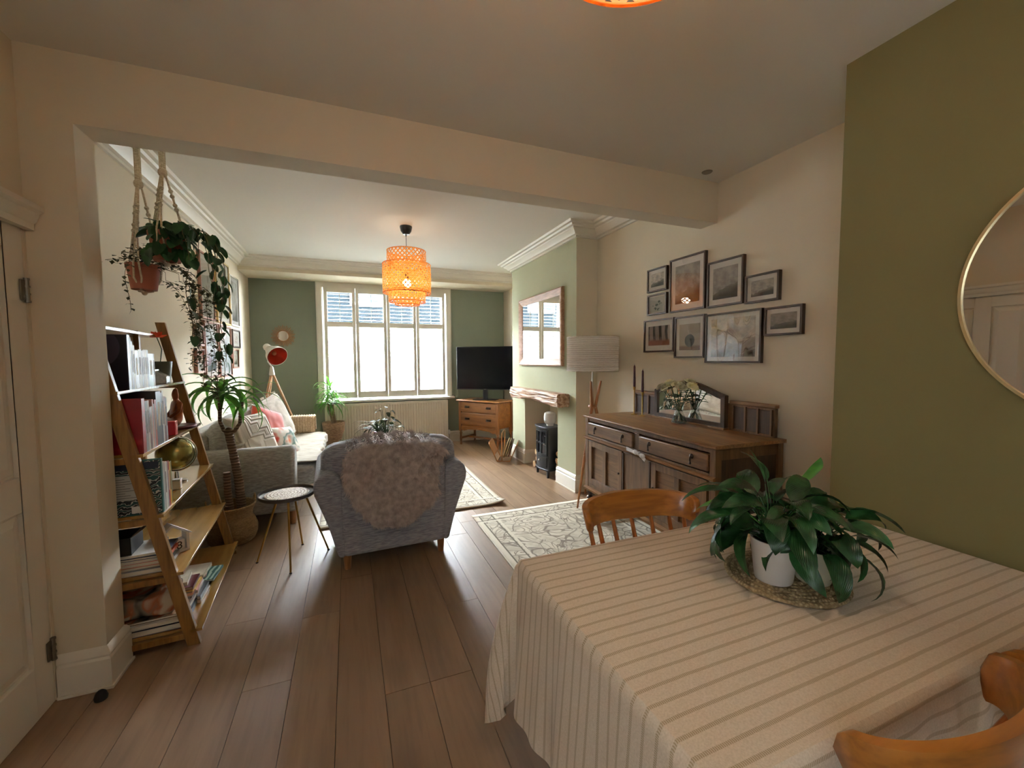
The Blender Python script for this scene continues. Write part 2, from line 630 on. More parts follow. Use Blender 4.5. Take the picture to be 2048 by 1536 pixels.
# casing on the wall face
for a, b in ((WA - .09, WA), (WB, WB + .09)):
    win.prism([(a, FY), (a, FY - .03), (a + .02, FY - .035), (b - .02, FY - .022), (b, FY - .022), (b, FY)] if a < 0 else [(a, FY), (a, FY - .022), (a + .02, FY - .022), (b - .02, FY - .035), (b, FY - .03), (b, FY)], .80, 2.68, 'z')
win.box(WA, WB, FY - .02, FY, 2.60, 2.68)
wo = struct(win, 'window_1', M_win, smooth=False, bevel=.003)
# sash frame behind, in the reveal
sf = MB()
gy = FY + .14
sf.box(WA, WA + .06, gy - .03, gy + .03, WZ0, WZ1).box(WB - .06, WB, gy - .03, gy + .03, WZ0, WZ1)
sf.box(WA, WB, gy - .03, gy + .03, WZ0, WZ0 + .07).box(WA, WB, gy - .03, gy + .03, WZ1 - .07, WZ1)
xm = (WA + WB) / 2
sf.box(xm - .035, xm + .035, gy - .03, gy + .03, WZ0, WZ1).box(WA, WB, gy - .025, gy + .025, 1.99, 2.05)
sf.build('sash_frame', M_win, wo, world=False, bevel=.003)
for a, b in ((WA + .06, xm - .035), (xm + .035, WB - .06)):
    for c, e in ((WZ0 + .07, 1.99), (2.05, WZ1 - .07)):
        MB().box(a, b, gy - .002, gy + .002, c, e).build('pane', M_glass, wo, world=False, smooth=False)
rv = MB().box(WA - .001, WA + .012, FY, FY + .25, WZ0, WZ1).box(WB - .012, WB + .001, FY, FY + .25, WZ0, WZ1).box(WA, WB, FY, FY + .25, WZ1 - .012, WZ1)
rv.build('reveal', M_win, wo, world=False, smooth=False)
sill = MB().prism([(FY - .075, .79), (FY - .07, .775), (FY + .25, .775), (FY + .25, .83), (FY, .83), (FY, .81), (FY - .07, .81), (FY - .078, .80)], WA - .13, WB + .13, 'x')
struct(sill, 'trim_windowsill', M_win, bevel=.002)
M_louver = plain('shutter_louver', 'e4e4df', .45, var=.01)
cols = [(-.335, .125), (.13, .605), (.61, 1.085), (1.09, 1.575)]
names = ['far left, above the potted plant', 'second from the left', 'third from the left, behind the pendant lamp', 'far right, beside the television']
sy = FY - .012
for ci, (a, b) in enumerate(cols):
    t = T('window_shutter', 'white louvred window shutter leaf, ' + names[ci], 'shutter', ((a + b) / 2, sy, .84), group='louvred shutters in the window')
    f = MB()
    st = .048
    f.box(a, a + st, sy - .028, sy, .845, 2.61).box(b - st, b, sy - .028, sy, .845, 2.61)
    for z0, z1 in ((.845, .945), (1.985, 2.065), (2.525, 2.61)):
        f.box(a + st, b - st, sy - .026, sy - .002, z0, z1)
    f.build('frame', M_win, t, smooth=False, bevel=.002)
    lm = None
    for z0, z1, n in ((.945, 1.985, 16), (2.065, 2.525, 8)):
        for k in range(n):
            z = z0 + (k + .5) * (z1 - z0) / n
            if lm is None:
                L = b - a - 2 * st - .004
                prof = [(-.029, 0), (-.02, .0035), (0, .005), (.02, .0035), (.029, 0), (.02, -.0035), (0, -.005), (-.02, -.0035)]
                lb = MB().prism(prof, -L / 2, L / 2, 'x')
                lm = lb.mesh('louver', True, 50)
                lm.materials.append(M_louver)
            o = bpy.data.objects.new('louver', lm)
            link(o)
            o.parent = t
            o.location = (0, -.014, z - .84)
            o.rotation_euler = (R(7 if z > 2 else -4), 0, 0)
    rod = MB()
    xm2 = (a + b) / 2
    rod.box(xm2 - .0045, xm2 + .0045, sy - .052, sy - .043, .97, 1.98)
    rod.build('tilt_rod', M_louver, t, smooth=False)
    MB().box(xm2 - .0045, xm2 + .0045, sy - .052, sy - .043, 2.07, 2.51).build('tilt_rod', M_louver, t, smooth=False)

# unseen glazing added behind the camera as a daylight source
gb = MB()
for xx in (-.8, .28, 1.34):
    gb.box(xx, xx + .06, -2.43, -2.37, .9, 2.2)
gb.box(-.8, 1.4, -2.43, -2.37, .9, .96).box(-.8, 1.4, -2.43, -2.37, 2.14, 2.2)
w2 = struct(gb, 'window_added_rear', M_win, smooth=False)
for a, b in ((-.74, .28), (.34, 1.34)):
    MB().box(a, b, -2.402, -2.398, .96, 2.14).build('pane', M_glass, w2, world=False, smooth=False)

rb_ = NT('added_rear_diffuser')  # unseen blind added to soften and dim the rear daylight
tb_ = rb_.n('ShaderNodeBsdfTranslucent')
tb_.inputs[0].default_value = (.008, .0078, .0076, 1)
db_ = rb_.n('ShaderNodeBsdfDiffuse')
db_.inputs[0].default_value = (.6, .56, .48, 1)
as_ = rb_.n('ShaderNodeMixShader')
as_.inputs[0].default_value = .5
rb_.l(tb_.outputs[0], as_.inputs[1])
rb_.l(db_.outputs[0], as_.inputs[2])
rb_.l(as_.outputs[0], rb_.out.inputs[0])
q_ = MB()
q_.add([(-.85, -2.29, .85), (1.45, -2.29, .85), (1.45, -2.29, 2.25), (-.85, -2.29, 2.25)], [(0, 1, 2, 3)])
q_.build('added_blind', rb_.m, w2, world=False, smooth=False)
w3 = struct(MB().box(-1.36, -1.30, -1.9, -1.84, .9, 2.1).box(-1.36, -1.30, -.56, -.5, .9, 2.1).box(-1.36, -1.30, -1.84, -.56, .9, .96).box(-1.36, -1.30, -1.84, -.56, 2.04, 2.1), 'window_added_side', M_win, smooth=False)  # unseen side window, added to throw daylight on the right wall
MB().box(-1.332, -1.328, -1.84, -.56, .96, 2.04).build('pane', M_glass, w3, world=False, smooth=False)
rb2 = rb_.m.copy()
rb2.name = 'added_side_diffuser'  # added blind, passes more daylight than the rear one
for n_ in rb2.node_tree.nodes:
    if n_.type == 'BSDF_TRANSLUCENT':
        n_.inputs[0].default_value = (.062, .062, .062, 1)
MB().add([(-1.20, -1.95, .85), (-1.20, -.45, .85), (-1.20, -.45, 2.15), (-1.20, -1.95, 2.15)], [(0, 1, 2, 3)]).build('added_blind', rb2, w3, world=False, smooth=False)
# ------------------------------------------------------------ outside the window
gm = plain('pale_paving', 'b5b2aa', .9, var=.1, scale=3)
struct(MB().box(-30, 30, 7.5, 40, -.5, -.3), 'ground', gm, smooth=False)
struct(MB().box(-30, 30, -30, -2.6, -.5, -.3), 'ground', plain('garden_paving', '9a9a84', .9, var=.2), smooth=False)
hs = T('terraced_house', 'house with blue grey slatted upper storey across the street outside the window', 'house', (1, 15, -.3))
MB().box(-9, 11, 15, 22, -.3, 2.62).build('wall', plain('grey_render', '6a6c6e', 1., spec=0.), hs, smooth=False)
up = NT('blue_grey_cladding')
br = up.n('ShaderNodeTexBrick', i_Scale=1.0)
br.inputs['Color1'].default_value = (.0010, .0016, .0021, 1)
br.inputs['Color2'].default_value = (.0014, .0021, .0027, 1)
br.inputs['Mortar'].default_value = (.0024, .0032, .0038, 1)
up.l(up.coord((1, 1, 2.2), rot=(R(90), 0, 0)), br.inputs['Vector'])
up.col(br.outputs[0])
up.p(Roughness=1.)
up.b.inputs['Specular IOR Level'].default_value = 0
MB().box(-9, 11, 14.96, 22, 2.62, 4.6).build('upper_wall', up.m, hs, smooth=False)
MB().prism([(14.6, 4.6), (18.5, 5.9), (22.4, 4.6)], -9.2, 11.2, 'x').build('roof', plain('slate_roof', '4a5058', .7, var=.2), hs, smooth=False)
for wx in (-6.5, -3.2, .1, 3.4, 6.7):
    f = MB().box(wx, wx + 1.15, 14.86, 14.97, 3.3, 4.45).build('window', plain('white_upvc', '3a3c3e', 1., spec=0.), hs, smooth=False)
    MB().box(wx + .1, wx + 1.05, 14.84, 14.87, 3.4, 4.35).build('pane', plain('dark_window_pane', '10161a', .9, spec=0.), f, smooth=False)
# ============================================================ front room: soft furniture
M_grey = fabric('grey_sofa_weave', '80828c', 'a6a8b0', (22, 40, 130), .7)
M_sofa = fabric('warm_grey_sofa_weave', '86837c', 'a5a29a', (25, 60, 110), .6)
M_pale = fabric('cream_throw_cotton', 'cfc6b4', 'e2dbcb', (30, 30, 30), .8)
M_leg = wood('oak_leg', '8a5b34', 'a8744a', 'Z', 1, .4)
def rnd_prism(poly, y0, y1, name, mat, parent, axis='y', bevel=.03, seg=4, world=False):
    return MB().prism(poly, y0, y1, axis).build(name, mat, parent, world=world, bevel=bevel, seg=seg, angle=60)
def softbox(x0, x1, y0, y1, z0, z1, name, mat, parent, puff=.02, wr=.006, seed=0, n=14, world=False, M=None, rad=.045, label=None):
    """cushion: a rounded box whose faces swell and wrinkle"""
    bm = bmesh.new()
    bmesh.ops.create_cube(bm, size=1)
    bmesh.ops.subdivide_edges(bm, edges=bm.edges, cuts=n, use_grid_fill=True)
    cx, cy, cz = (x0 + x1) / 2, (y0 + y1) / 2, (z0 + z1) / 2
    hx, hy, hz = (x1 - x0) / 2, (y1 - y0) / 2, (z1 - z0) / 2
    rad = min(rad, hx * .95, hy * .95, hz * .95)
    for v in bm.verts:
        p = V((v.co.x * 2 * hx, v.co.y * 2 * hy, v.co.z * 2 * hz))
        q = V((max(-hx + rad, min(hx - rad, p.x)), max(-hy + rad, min(hy - rad, p.y)), max(-hz + rad, min(hz - rad, p.z))))
        d = p - q
        if d.length > 1e-6:
            p = q + d.normalized() * rad
        u = (p.x / hx, p.y / hy, p.z / hz)
        sw = [(1 - min(1, abs(u[(i + 1) % 3])) ** 2) * (1 - min(1, abs(u[(i + 2) % 3])) ** 2) for i in range(3)]
        for i in range(3):
            p[i] += puff * u[i] * sw[i]
        nn = noise.noise(V((p.x * 7 + seed, p.y * 7, p.z * 7))) + .5 * noise.noise(V((p.x * 19, p.y * 19 + seed, p.z * 19)))
        dirn = V((u[0] ** 3, u[1] ** 3, u[2] ** 3))
        p += dirn * nn * wr
        v.co = p + V((cx, cy, cz))
    if M:
        bmesh.ops.transform(bm, matrix=M, verts=bm.verts)
    me = bpy.data.meshes.new(name)
    bm.to_mesh(me)
    bm.free()
    me.shade_smooth()
    me.materials.append(mat)
    o = bpy.data.objects.new(name, me)
    link(o)
    if parent is not None:
        o.parent = parent
        if world and root_of(parent).name in W:
            me.transform(W[root_of(parent).name].inverted())
    if label:
        o['label'] = label
    return o
def pillow(w, h, t, name, mat, parent=None, M=None, seed=0, n=22, wr=.008):
    """scatter cushion in the local xz plane, pinched corners"""
    def side(s):
        def fn(a, b):
            u, v = a * 2 - 1, b * 2 - 1
            px = u * w / 2 * (1 - .07 * (1 - abs(v)) * 0 - .06 * (1 - v * v) * abs(u) ** 3)
            pz = v * h / 2 * (1 - .06 * (1 - u * u) * abs(v) ** 3)
            th = t / 2 * ((1 - u ** 4) * (1 - v ** 4)) ** .55
            th += wr * noise.noise(V((u * 3 + seed, v * 3, s))) * (1 - u * u) * (1 - v * v)
            p = V((px, s * th, pz))
            return M @ p if M else p
        return fn
    mb = MB()
    mb.grid(side(1), n, n)
    mb.grid(side(-1), n, n, flip=True)
    o = mb.build(name, mat, parent, world=False, angle=180)
    return o

# ---- armchair (seen from behind)
ac = T('armchair', 'grey fabric armchair with back to the viewer and rounded flared arms', 'armchair', (.29, 3.0, 0), R(2.5))
def armpoly(s):
    p = [(.34, .10), (.385, .10), (.405, .18), (.445, .33), (.495, .47), (.525, .55), (.53, .60), (.515, .65), (.48, .685), (.44, .695), (.40, .685), (.365, .65), (.34, .58)]
    return [(s * a, b) for a, b in p] if s > 0 else [(s * a, b) for a, b in p][::-1]
for s in (-1, 1):
    rnd_prism(armpoly(s), .0, .84, 'arm', M_grey, ac, bevel=.03)
MB().prism([(-.36, .10), (.36, .10), (.36, .5), (.35, .70), (.33, .765), (.28, .79), (-.28, .79), (-.33, .765), (-.35, .70), (-.36, .5)], .0, .17, 'y', M=Matrix.Rotation(R(3), 4, 'X')).build('backrest', M_grey, ac, world=False, bevel=.035, seg=4, angle=60)
MB().box(-.35, .35, .15, .80, .11, .30).build('seat_base', M_grey, ac, world=False, bevel=.02, seg=3)
softbox(-.345, .345, .18, .86, .29, .47, 'seat_cushion', M_grey, ac, .03, seed=4)
softbox(-.455, .455, .10, .32, .50, .855, 'back_cushion', M_grey, ac, .03, .014, seed=9, M=Matrix.Translation((0, .21, .68)) @ Matrix.Rotation(R(5), 4, 'X') @ Matrix.Translation((0, -.21, -.68)), rad=.075)
for x in (-.345, .345):
    MB().tube([(x, .003 - .006, .14), (x, -.004, .45), (x * 1.02, -.012, .70)], .0045, 6).build('piping', M_grey, ac, world=False)
for x in (-.33, .33):
    for y in (.055, .78):
        MB().lathe([(.022, 0), (.03, .11), (.03, .13)], (x, y, 0), 12).build('leg', M_leg, ac, world=False)
# ---- sheepskin over the chair back
fur = NT('sheepskin_wool')
nz = fur.n('ShaderNodeTexNoise', i_Scale=26.0, i_Detail=3.0)
fur.l(fur.coord(), nz.inputs['Vector'])
fur.col(fur.ramp(nz.outputs[0], [(.3, 'a2938c'), (.7, 'd2c4bc')]))
fur.p(Roughness=.75)
fur.b.inputs['Sheen Weight'].default_value = .5
def skin_pt(u, v):
    """u across -1..1, v 0 (front edge) .. 1 (tail at the back), chair-local"""
    L = v * 1.0
    # path over the back: front side up, over the crest, down the back
    if L < .28:
        z = .66 + L * .66
        y = .42 - L * .40
        nrm = V((0, 1, .3))
    elif L < .42:
        a = (L - .28) / .14 * PI
        z = .845 + .035 * math.sin(a)
        y = .15 + .158 * math.cos(a)
        nrm = V((0, math.cos(a), math.sin(a) + .2))
    else:
        z = .845 - (L - .42) * .93
        y = -.005 - .035 * min(1, (L - .42) * 3)
        nrm = V((0, -1, .1))
    wd = .30
    if v > .42:
        k = (v - .42) / .58
        wd = .345 * (1 - .10 * math.sin(k * PI * 1.3)) * max(0, 1 - k ** 2.2) ** .55 + .012
    wob = 1 + .06 * math.sin(v * 17 + (1 if u > 0 else 3))
    x = u * wd * wob - .01
    z -= .05 * abs(u) ** 3 * (1 if L < .5 else .2)
    return V((x, y - .01, z)), nrm
fs = T('sheepskin_throw', 'fluffy taupe sheepskin draped over the back of the grey armchair', 'sheepskin', (.29, 3.0, .3), R(2.5))
W[fs.name] = Matrix.Translation((.29, 3.0, .3)) @ Matrix.Rotation(R(2.5), 4, 'Z')
inv = Matrix.Translation((0, 0, -.3))
mb = MB()
mb.grid(lambda a, b: inv @ skin_pt(a * 2 - 1, b)[0], 18, 50)
mb.build('hide', fur.m, fs, world=False)
mb = MB()
rf = random.Random(5)
for i in range(26000):
    u = rf.uniform(-1, 1)
    v = rf.random()
    p, nr = skin_pt(u, v)
    pd, _ = skin_pt(u * 1.0, min(1, v + .02))
    down = (pd - p)
    down = down.normalized() if down.length > 1e-6 else V((0, 0, -1))
    side = V((1, 0, 0)) * u
    clump = V((noise.noise(V((u * 7, v * 16, 0))), 0, noise.noise(V((u * 7, v * 16, 7))))) * .7
    L = rf.uniform(.045, .085) * (.8 if v > .9 else 1)
    d0 = (nr.normalized() * .8 + down * .5 + side * .35 + clump * .8).normalized()
    d1 = (nr.normalized() * .15 + down * .9 + side * .5 + clump * 1.2 + V((rf.uniform(-.3, .3), 0, rf.uniform(-.3, .3)))).normalized()
    wv = d0.cross(nr)
    wv = wv.normalized() * rf.uniform(.0014, .0028) if wv.length > .01 else V((.003, 0, 0))
    a = p
    b = p + d0 * L * .4
    c = b + d1 * L * .6
    pts = [a - wv, a + wv, b + wv, b - wv, c]
    mb.add([inv @ q for q in pts], [(0, 1, 2, 3), (3, 2, 4)])
mb.uv = [(0, 0)] * len(mb.v)
mb.build('wool', fur.m, fs, world=False, angle=180, kind='stuff')

# ---- sofa along the left wall
so = T('sofa', 'long warm grey fabric sofa along the left wall below the framed prints', 'sofa', (-.9, 5.0, 0))
def sofa_arm(y0, y1, nm):
    # profile seen from the front (y,z), extruded in x
    s = 1
    c = (y0 + y1) / 2
    h = (y1 - y0) / 2
    poly = [(y0 + .02, .12), (y1 - .02, .12), (y1, .45), (y1 + .01, .60), (y1 - .02, .67), (c + h * .3, .70), (c - h * .3, .70), (y0 + .02, .67), (y0 - .01, .60), (y0, .45)]
    MB().prism(poly, -1.33, -.46, 'x').build(nm, M_sofa, so, bevel=.03, seg=4, angle=60)
sofa_arm(4.02, 4.21, 'arm')
sofa_arm(5.98, 6.17, 'arm')
MB().prism([(-1.33, .12), (-1.10, .12), (-1.08, .5), (-1.13, .80), (-1.17, .84), (-1.28, .84), (-1.33, .80)], 4.18, 6.0, 'y').build('backrest', M_sofa, so, bevel=.03, seg=4, angle=60)
MB().box(-1.12, -.47, 4.18, 6.0, .13, .30).build('seat_base', M_sofa, so, bevel=.02)
softbox(-1.12, -.32, 4.20, 5.10, .29, .475, 'seat_cushion', M_sofa, so, .02, seed=1, world=True)
softbox(-1.12, -.32, 5.10, 5.99, .29, .475, 'seat_cushion', M_sofa, so, .02, seed=2, world=True)
softbox(-1.15, -.93, 4.19, 4.85, .45, .90, 'back_cushion', M_sofa, so, .05, .015, seed=3, world=True, rad=.09)
softbox(-1.15, -.93, 4.87, 5.98, .45, .88, 'back_cushion', M_sofa, so, .05, .015, seed=6, world=True, rad=.09)
for y in (4.10, 6.08):
    for x in (-.50, -1.25):
        MB().lathe([(.024, 0), (.033, .12), (.033, .13)], (x, y, 0), 12).build('leg', M_leg, so)
def drape(name, label, x0, x1, y0, y1, z, mat, seed=0, hangx=.0, cat='blanket', amp=.012):
    """a throw lying over the seat cushions and falling over their front edge"""
    t = T(name, label, cat, ((x0 + x1) / 2, (y0 + y1) / 2, z - hangx))
    def fn(a, b):
        y = y0 + (y1 - y0) * b
        L = a * (x1 - x0 + hangx)
        zz = z
        xx = x0 + L
        if xx > x1:
            zz = z - (xx - x1)
            xx = x1 + .012 * math.sin(b * 40 + seed) + .01
        nn = noise.noise(V((xx * 6, y * 6, seed))) + .5 * noise.noise(V((xx * 15, y * 12, seed)))
        edge = .012 * noise.noise(V((L * 9, seed, b * 3)))
        return V((xx + (amp * nn if zz < z else 0), y + edge * 2, zz + amp * nn + .012))
    mb = MB()
    mb.grid(fn, 40, 60)
    o = mb.build('cloth', mat, t, angle=180)
    sm = o.modifiers.new('thick', 'SOLIDIFY')
    sm.thickness = .008
    return t
M_quilt = fabric('cream_woven_throw', '948a78', 'b3a996', (10, 50, 10), .9)
drape('seat_throw', 'rumpled cream woven throw spread over the sofa seat', -1.0, -.30, 4.26, 5.95, .50, M_quilt, 3, .10)
at = MB()
def armthrow(a, b):
    x = -1.15 + .72 * b
    s = a * .62
    n2 = .006 * math.sin(b * 150) + .006 * noise.noise(V((a * 6, b * 8, 2)))
    if s < .20:
        return V((x, 5.965 - .008 - n2, .51 + s))
    if s < .42:
        return V((x, 5.965 + (s - .20), .715 + n2 + .01))
    return V((x, 6.195 + n2, .72 - (s - .42)))
at.grid(armthrow, 24, 80)
tt = T('arm_throw', 'ribbed oatmeal knitted throw folded over the far arm of the sofa', 'throw', (-.8, 6.07, .5))
o = at.build('cloth', fabric('oatmeal_knit', 'b59c7c', 'd3bd9e', (60, 60, 60), .8), tt, angle=180)
o.modifiers.new('thick', 'SOLIDIFY').thickness = .01
mb = MB()
for i in range(40):
    x = -1.14 + .018 * i
    mb.tube([(x, 5.96, .515), (x + rf.uniform(-.01, .01), 5.95, .50 + rf.uniform(-.005, .01)), (x, 5.925 - rf.uniform(0, .02), .502)], .003, 5)
mb.build('fringe', M_pale, tt, kind='stuff')
# scatter cushions leaning on the sofa back
def cush(nm, label, c, w, h, t, rz, rx, ry, mat, seed, extra=None):
    M = Matrix.Rotation(ry, 4, 'Y')
    r = T(nm, label, 'cushion', c, rz, 'scatter cushions on the sofa', rx)
    pillow(w, h, t, 'cover', mat, r, M, seed)
    if extra:
        extra(r, M)
    return r
mt = NT('tufted_cream_cotton')
wv = mt.n('ShaderNodeTexWave', wave_type='RINGS', rings_direction='SPHERICAL', i_Scale=5.5, i_Distortion=1.5)
wv.inputs['Detail'].default_value = 1
vor = mt.n('ShaderNodeTexVoronoi', distance='CHEBYCHEV', i_Scale=4.2)
mt.l(mt.coord(), vor.inputs['Vector'])
sn = mt.n('ShaderNodeMath', operation='SINE')
mu = mt.n('ShaderNodeMath', operation='MULTIPLY', i_1=42.0)
mt.l(vor.outputs['Distance'], mu.inputs[0])
mt.l(mu.outputs[0], sn.inputs[0])
mt.col(mt.ramp(sn.outputs[0], [(.2, 'b4aa9a'), (.8, 'd0c7b8')]))
mt.bump(sn.outputs[0], .8, .01)
mt.p(Roughness=.9)
def tassels(r, M, w=.5, h=.5):
    mb = MB()
    q = random.Random(2)
    for i in range(90):
        e = i % 4
        s = q.uniform(-1, 1)
        x, z = ((s * w / 2, h / 2), (s * w / 2, -h / 2), (w / 2, s * h / 2), (-w / 2, s * h / 2))[e]
        dx, dz = ((0, 1), (0, -1), (1, 0), (-1, 0))[e]
        a = V((x * .97, 0, z * .97))
        mb.tube([M @ a, M @ (a + V((dx * .02, q.uniform(-.01, .01), dz * .02))), M @ (a + V((dx * .035, q.uniform(-.02, .02), dz * .03 - .008)))], .0035, 5)
    mb.build('fringe', M_pale, r, world=False, kind='stuff')
cush('tufted_cushion', 'large cream cushion with raised geometric tufting at the near end of the sofa', (-.84, 4.42, .72), .50, .50, .17, R(62), R(-20), 0, mt.m, 1)
cush('orange_cushion', 'plain bright orange red cushion behind the floral cushion', (-.78, 4.86, .76), .42, .42, .15, R(66), R(-18), R(20), plain('orange_velvet', 'b8381c', .8, sheen=.5), 2)
fl2 = NT('floral_print_cotton')
v1 = fl2.n('ShaderNodeTexVoronoi', i_Scale=9.0)
nn = fl2.n('ShaderNodeTexNoise', i_Scale=5.0, i_Detail=2.0)
fl2.l(fl2.coord(), nn.inputs['Vector'])
fl2.l(nn.outputs['Color'], v1.inputs['Vector'])
fl2.col(fl2.ramp(nn.outputs[0], [(.36, 'c94f40'), (.44, 'e9e2d6'), (.52, 'e9e2d6'), (.56, '5d7f78'), (.62, 'd8d4c8'), (.68, 'd77a50')]))
fl2.p(Roughness=.9)
cush('floral_cushion', 'small floral print cushion in red teal and white at the front of the row', (-.64, 4.78, .62), .34, .34, .12, R(60), R(-28), R(8), fl2.m, 3)
cush('fringed_cushion', 'big cream cushion with shaggy fringed edge and ruffled stripes', (-.80, 5.32, .78), .54, .54, .18, R(68), R(-18), R(-12), fabric('cream_ruffle', 'a89e8e', 'c6bdae', (8, 50, 8), 1.), 4, lambda r, M: tassels(r, M, .54, .54))

# ---- rugs
def rugmat(name, seed, s=1.0, ax=0, bw=.11, half=(1, 1)):
    k = NT(name)
    v = k.coord((s, s, s))
    n0 = k.n('ShaderNodeTexNoise', i_Scale=3.2, i_Detail=1.0)
    n0.noise_dimensions = '4D'
    n0.inputs['W'].default_value = seed
    k.l(v, n0.inputs['Vector'])
    sc = k.n('ShaderNodeVectorMath', operation='SCALE')
    sc.inputs[3].default_value = .55
    k.l(n0.outputs['Color'], sc.inputs[0])
    ad = k.n('ShaderNodeVectorMath', operation='ADD')
    k.l(v, ad.inputs[0])
    k.l(sc.outputs[0], ad.inputs[1])
    vo = k.n('ShaderNodeTexVoronoi', feature='DISTANCE_TO_EDGE', i_Scale=7.0)
    k.l(ad.outputs[0], vo.inputs['Vector'])
    edge = k.ramp(vo.outputs['Distance'], [(.015, (1., 1., 1.)), (.05, (0., 0., 0.))])
    vo2 = k.n('ShaderNodeTexVoronoi', i_Scale=5.0)
    k.l(ad.outputs[0], vo2.inputs['Vector'])
    m1 = k.n('ShaderNodeMath', operation='MULTIPLY', i_1=26.0)
    k.l(vo2.outputs['Distance'], m1.inputs[0])
    sn = k.n('ShaderNodeMath', operation='SINE')
    k.l(m1.outputs[0], sn.inputs[0])
    rings = k.ramp(sn.outputs[0], [(.72, (0., 0., 0.)), (.86, (1., 1., 1.))])
    n3 = k.n('ShaderNodeTexNoise', i_Scale=9.0, i_Detail=2.0)
    k.l(v, n3.inputs['Vector'])
    patch = k.ramp(n3.outputs[0], [(.42, (.15, .15, .15)), (.58, (1., 1., 1.))])
    base = k.ramp(n3.outputs[0], [(.40, 'bdb29d'), (.55, 'cfc5b1')])
    c1 = k.mix(edge, base, '857a6c')
    rr = k.mix(patch, (0., 0., 0.), rings)
    c2 = k.mix(rr, c1, '8d8170')
    # border lines
    sx = k.n('ShaderNodeSeparateXYZ')
    tc = k.n('ShaderNodeTexCoord')
    k.l(tc.outputs['Object'], sx.inputs[0])
    col = c2
    for i in (0, 1):
        ab = k.n('ShaderNodeMath', operation='ABSOLUTE')
        k.l(sx.outputs[i], ab.inputs[0])
        for off, wd, cc in ((.018, .03, 'd2c8b4'), (.055, .006, '72685a'), (bw + .06, .006, '72685a'), (bw + .085, .012, 'd2c8b4')):
            su = k.n('ShaderNodeMath', operation='SUBTRACT', i_1=half[i] - off)
            k.l(ab.outputs[0], su.inputs[0])
            a2 = k.n('ShaderNodeMath', operation='ABSOLUTE')
            k.l(su.outputs[0], a2.inputs[0])
            lt = k.n('ShaderNodeMath', operation='LESS_THAN', i_1=wd)
            k.l(a2.outputs[0], lt.inputs[0])
            # keep border lines within the field
            col = k.mix(lt.outputs[0], col, cc)
    k.col(col)
    k.p(Roughness=.95)
    n4 = k.n('ShaderNodeTexNoise', i_Scale=180.0)
    k.l(v, n4.inputs['Vector'])
    k.bump(n4.outputs[0], .5, .003)
    return k.m
def rug(name, label, x0, x1, y0, y1, mat, curl=None, rot=0):
    t = T(name, label, 'rug', ((x0 + x1) / 2, (y0 + y1) / 2, .001), rot)
    hx, hy = (x1 - x0) / 2, (y1 - y0) / 2
    def fn(a, b):
        x, y = (a * 2 - 1) * hx, (b * 2 - 1) * hy
        z = .008
        if curl:
            d = max(0, 1 - math.hypot(x - curl[0] * hx, y - curl[1] * hy) / .22)
            z += .035 * d * d
        return V((x, y, z))
    mb = MB()
    mb.grid(fn, 50, 50)
    o = mb.build('pile', mat, t, world=False, angle=180)
    s = o.modifiers.new('thick', 'SOLIDIFY')
    s.thickness = .008
    for s in (-1, 1):
        MB().tube([(s * hx, -hy * .85, .005), (s * hx, hy * .8, .005)], .0045, 6).build('binding', M_pale, t, world=False)
    return t
rug('patterned_rug', 'cream and grey floral rug running under the dark sideboard', 1.025, 2.40, 1.55, 3.64, rugmat('floral_rug_weave', 1.0, 1.0, half=(.6875, 1.045)))
rug('faded_rug', 'faded cream patterned rug with a lifted corner in front of the fireplace', -.27, 1.43, 3.83, 5.95, rugmat('faded_rug_weave', 4.0, 1.4, half=(.85, 1.06)), curl=(1, -1))

# ---- small side table with brass legs
st = T('side_table', 'round tray side table with carved wooden top and thin brass legs', 'table', (-.44, 3.36, 0))
MB().lathe([(0, .47), (.178, .47), (.186, .478), (.188, .498), (.183, .50), (.178, .484), (.15, .48), (0, .48)], (-.44, 3.36, 0), 40).build('tray', plain('dark_pewter_tray', '6a6460', .35, metal=.7), st)
cw = NT('carved_whitewashed_wood')
wv = cw.n('ShaderNodeTexWave', wave_type='RINGS', rings_direction='Z', i_Scale=14.0, i_Distortion=5.0)
wv.inputs['Detail Scale'].default_value = 6
cw.l(cw.coord(), wv.inputs['Vector'])
cw.col(cw.ramp(wv.outputs['Fac'], [(.3, '8a6f54'), (.6, 'c9b89c')]))
cw.bump(wv.outputs['Fac'], .6, .004)
cw.p(Roughness=.5)
MB().lathe([(0, .481), (.142, .481), (.146, .485), (.142, .489), (0, .489)], (-.44, 3.36, 0), 40).build('carved_top', cw.m, st)
for a, b in (((-.65, 3.37), (-.50, 3.38)), ((-.405, 3.11), (-.42, 3.24)), ((-.375, 3.575), (-.41, 3.47)), ((-.18, 3.40), (-.33, 3.38))):
    MB().tube([(b[0], b[1], .47), (a[0], a[1], .004)], [.008, .006], 8).build('leg', M_gold, st)
    MB().cyl((a[0], a[1], 0), (a[0], a[1], .008), .009, n=8).build('foot_cap', M_black, st)

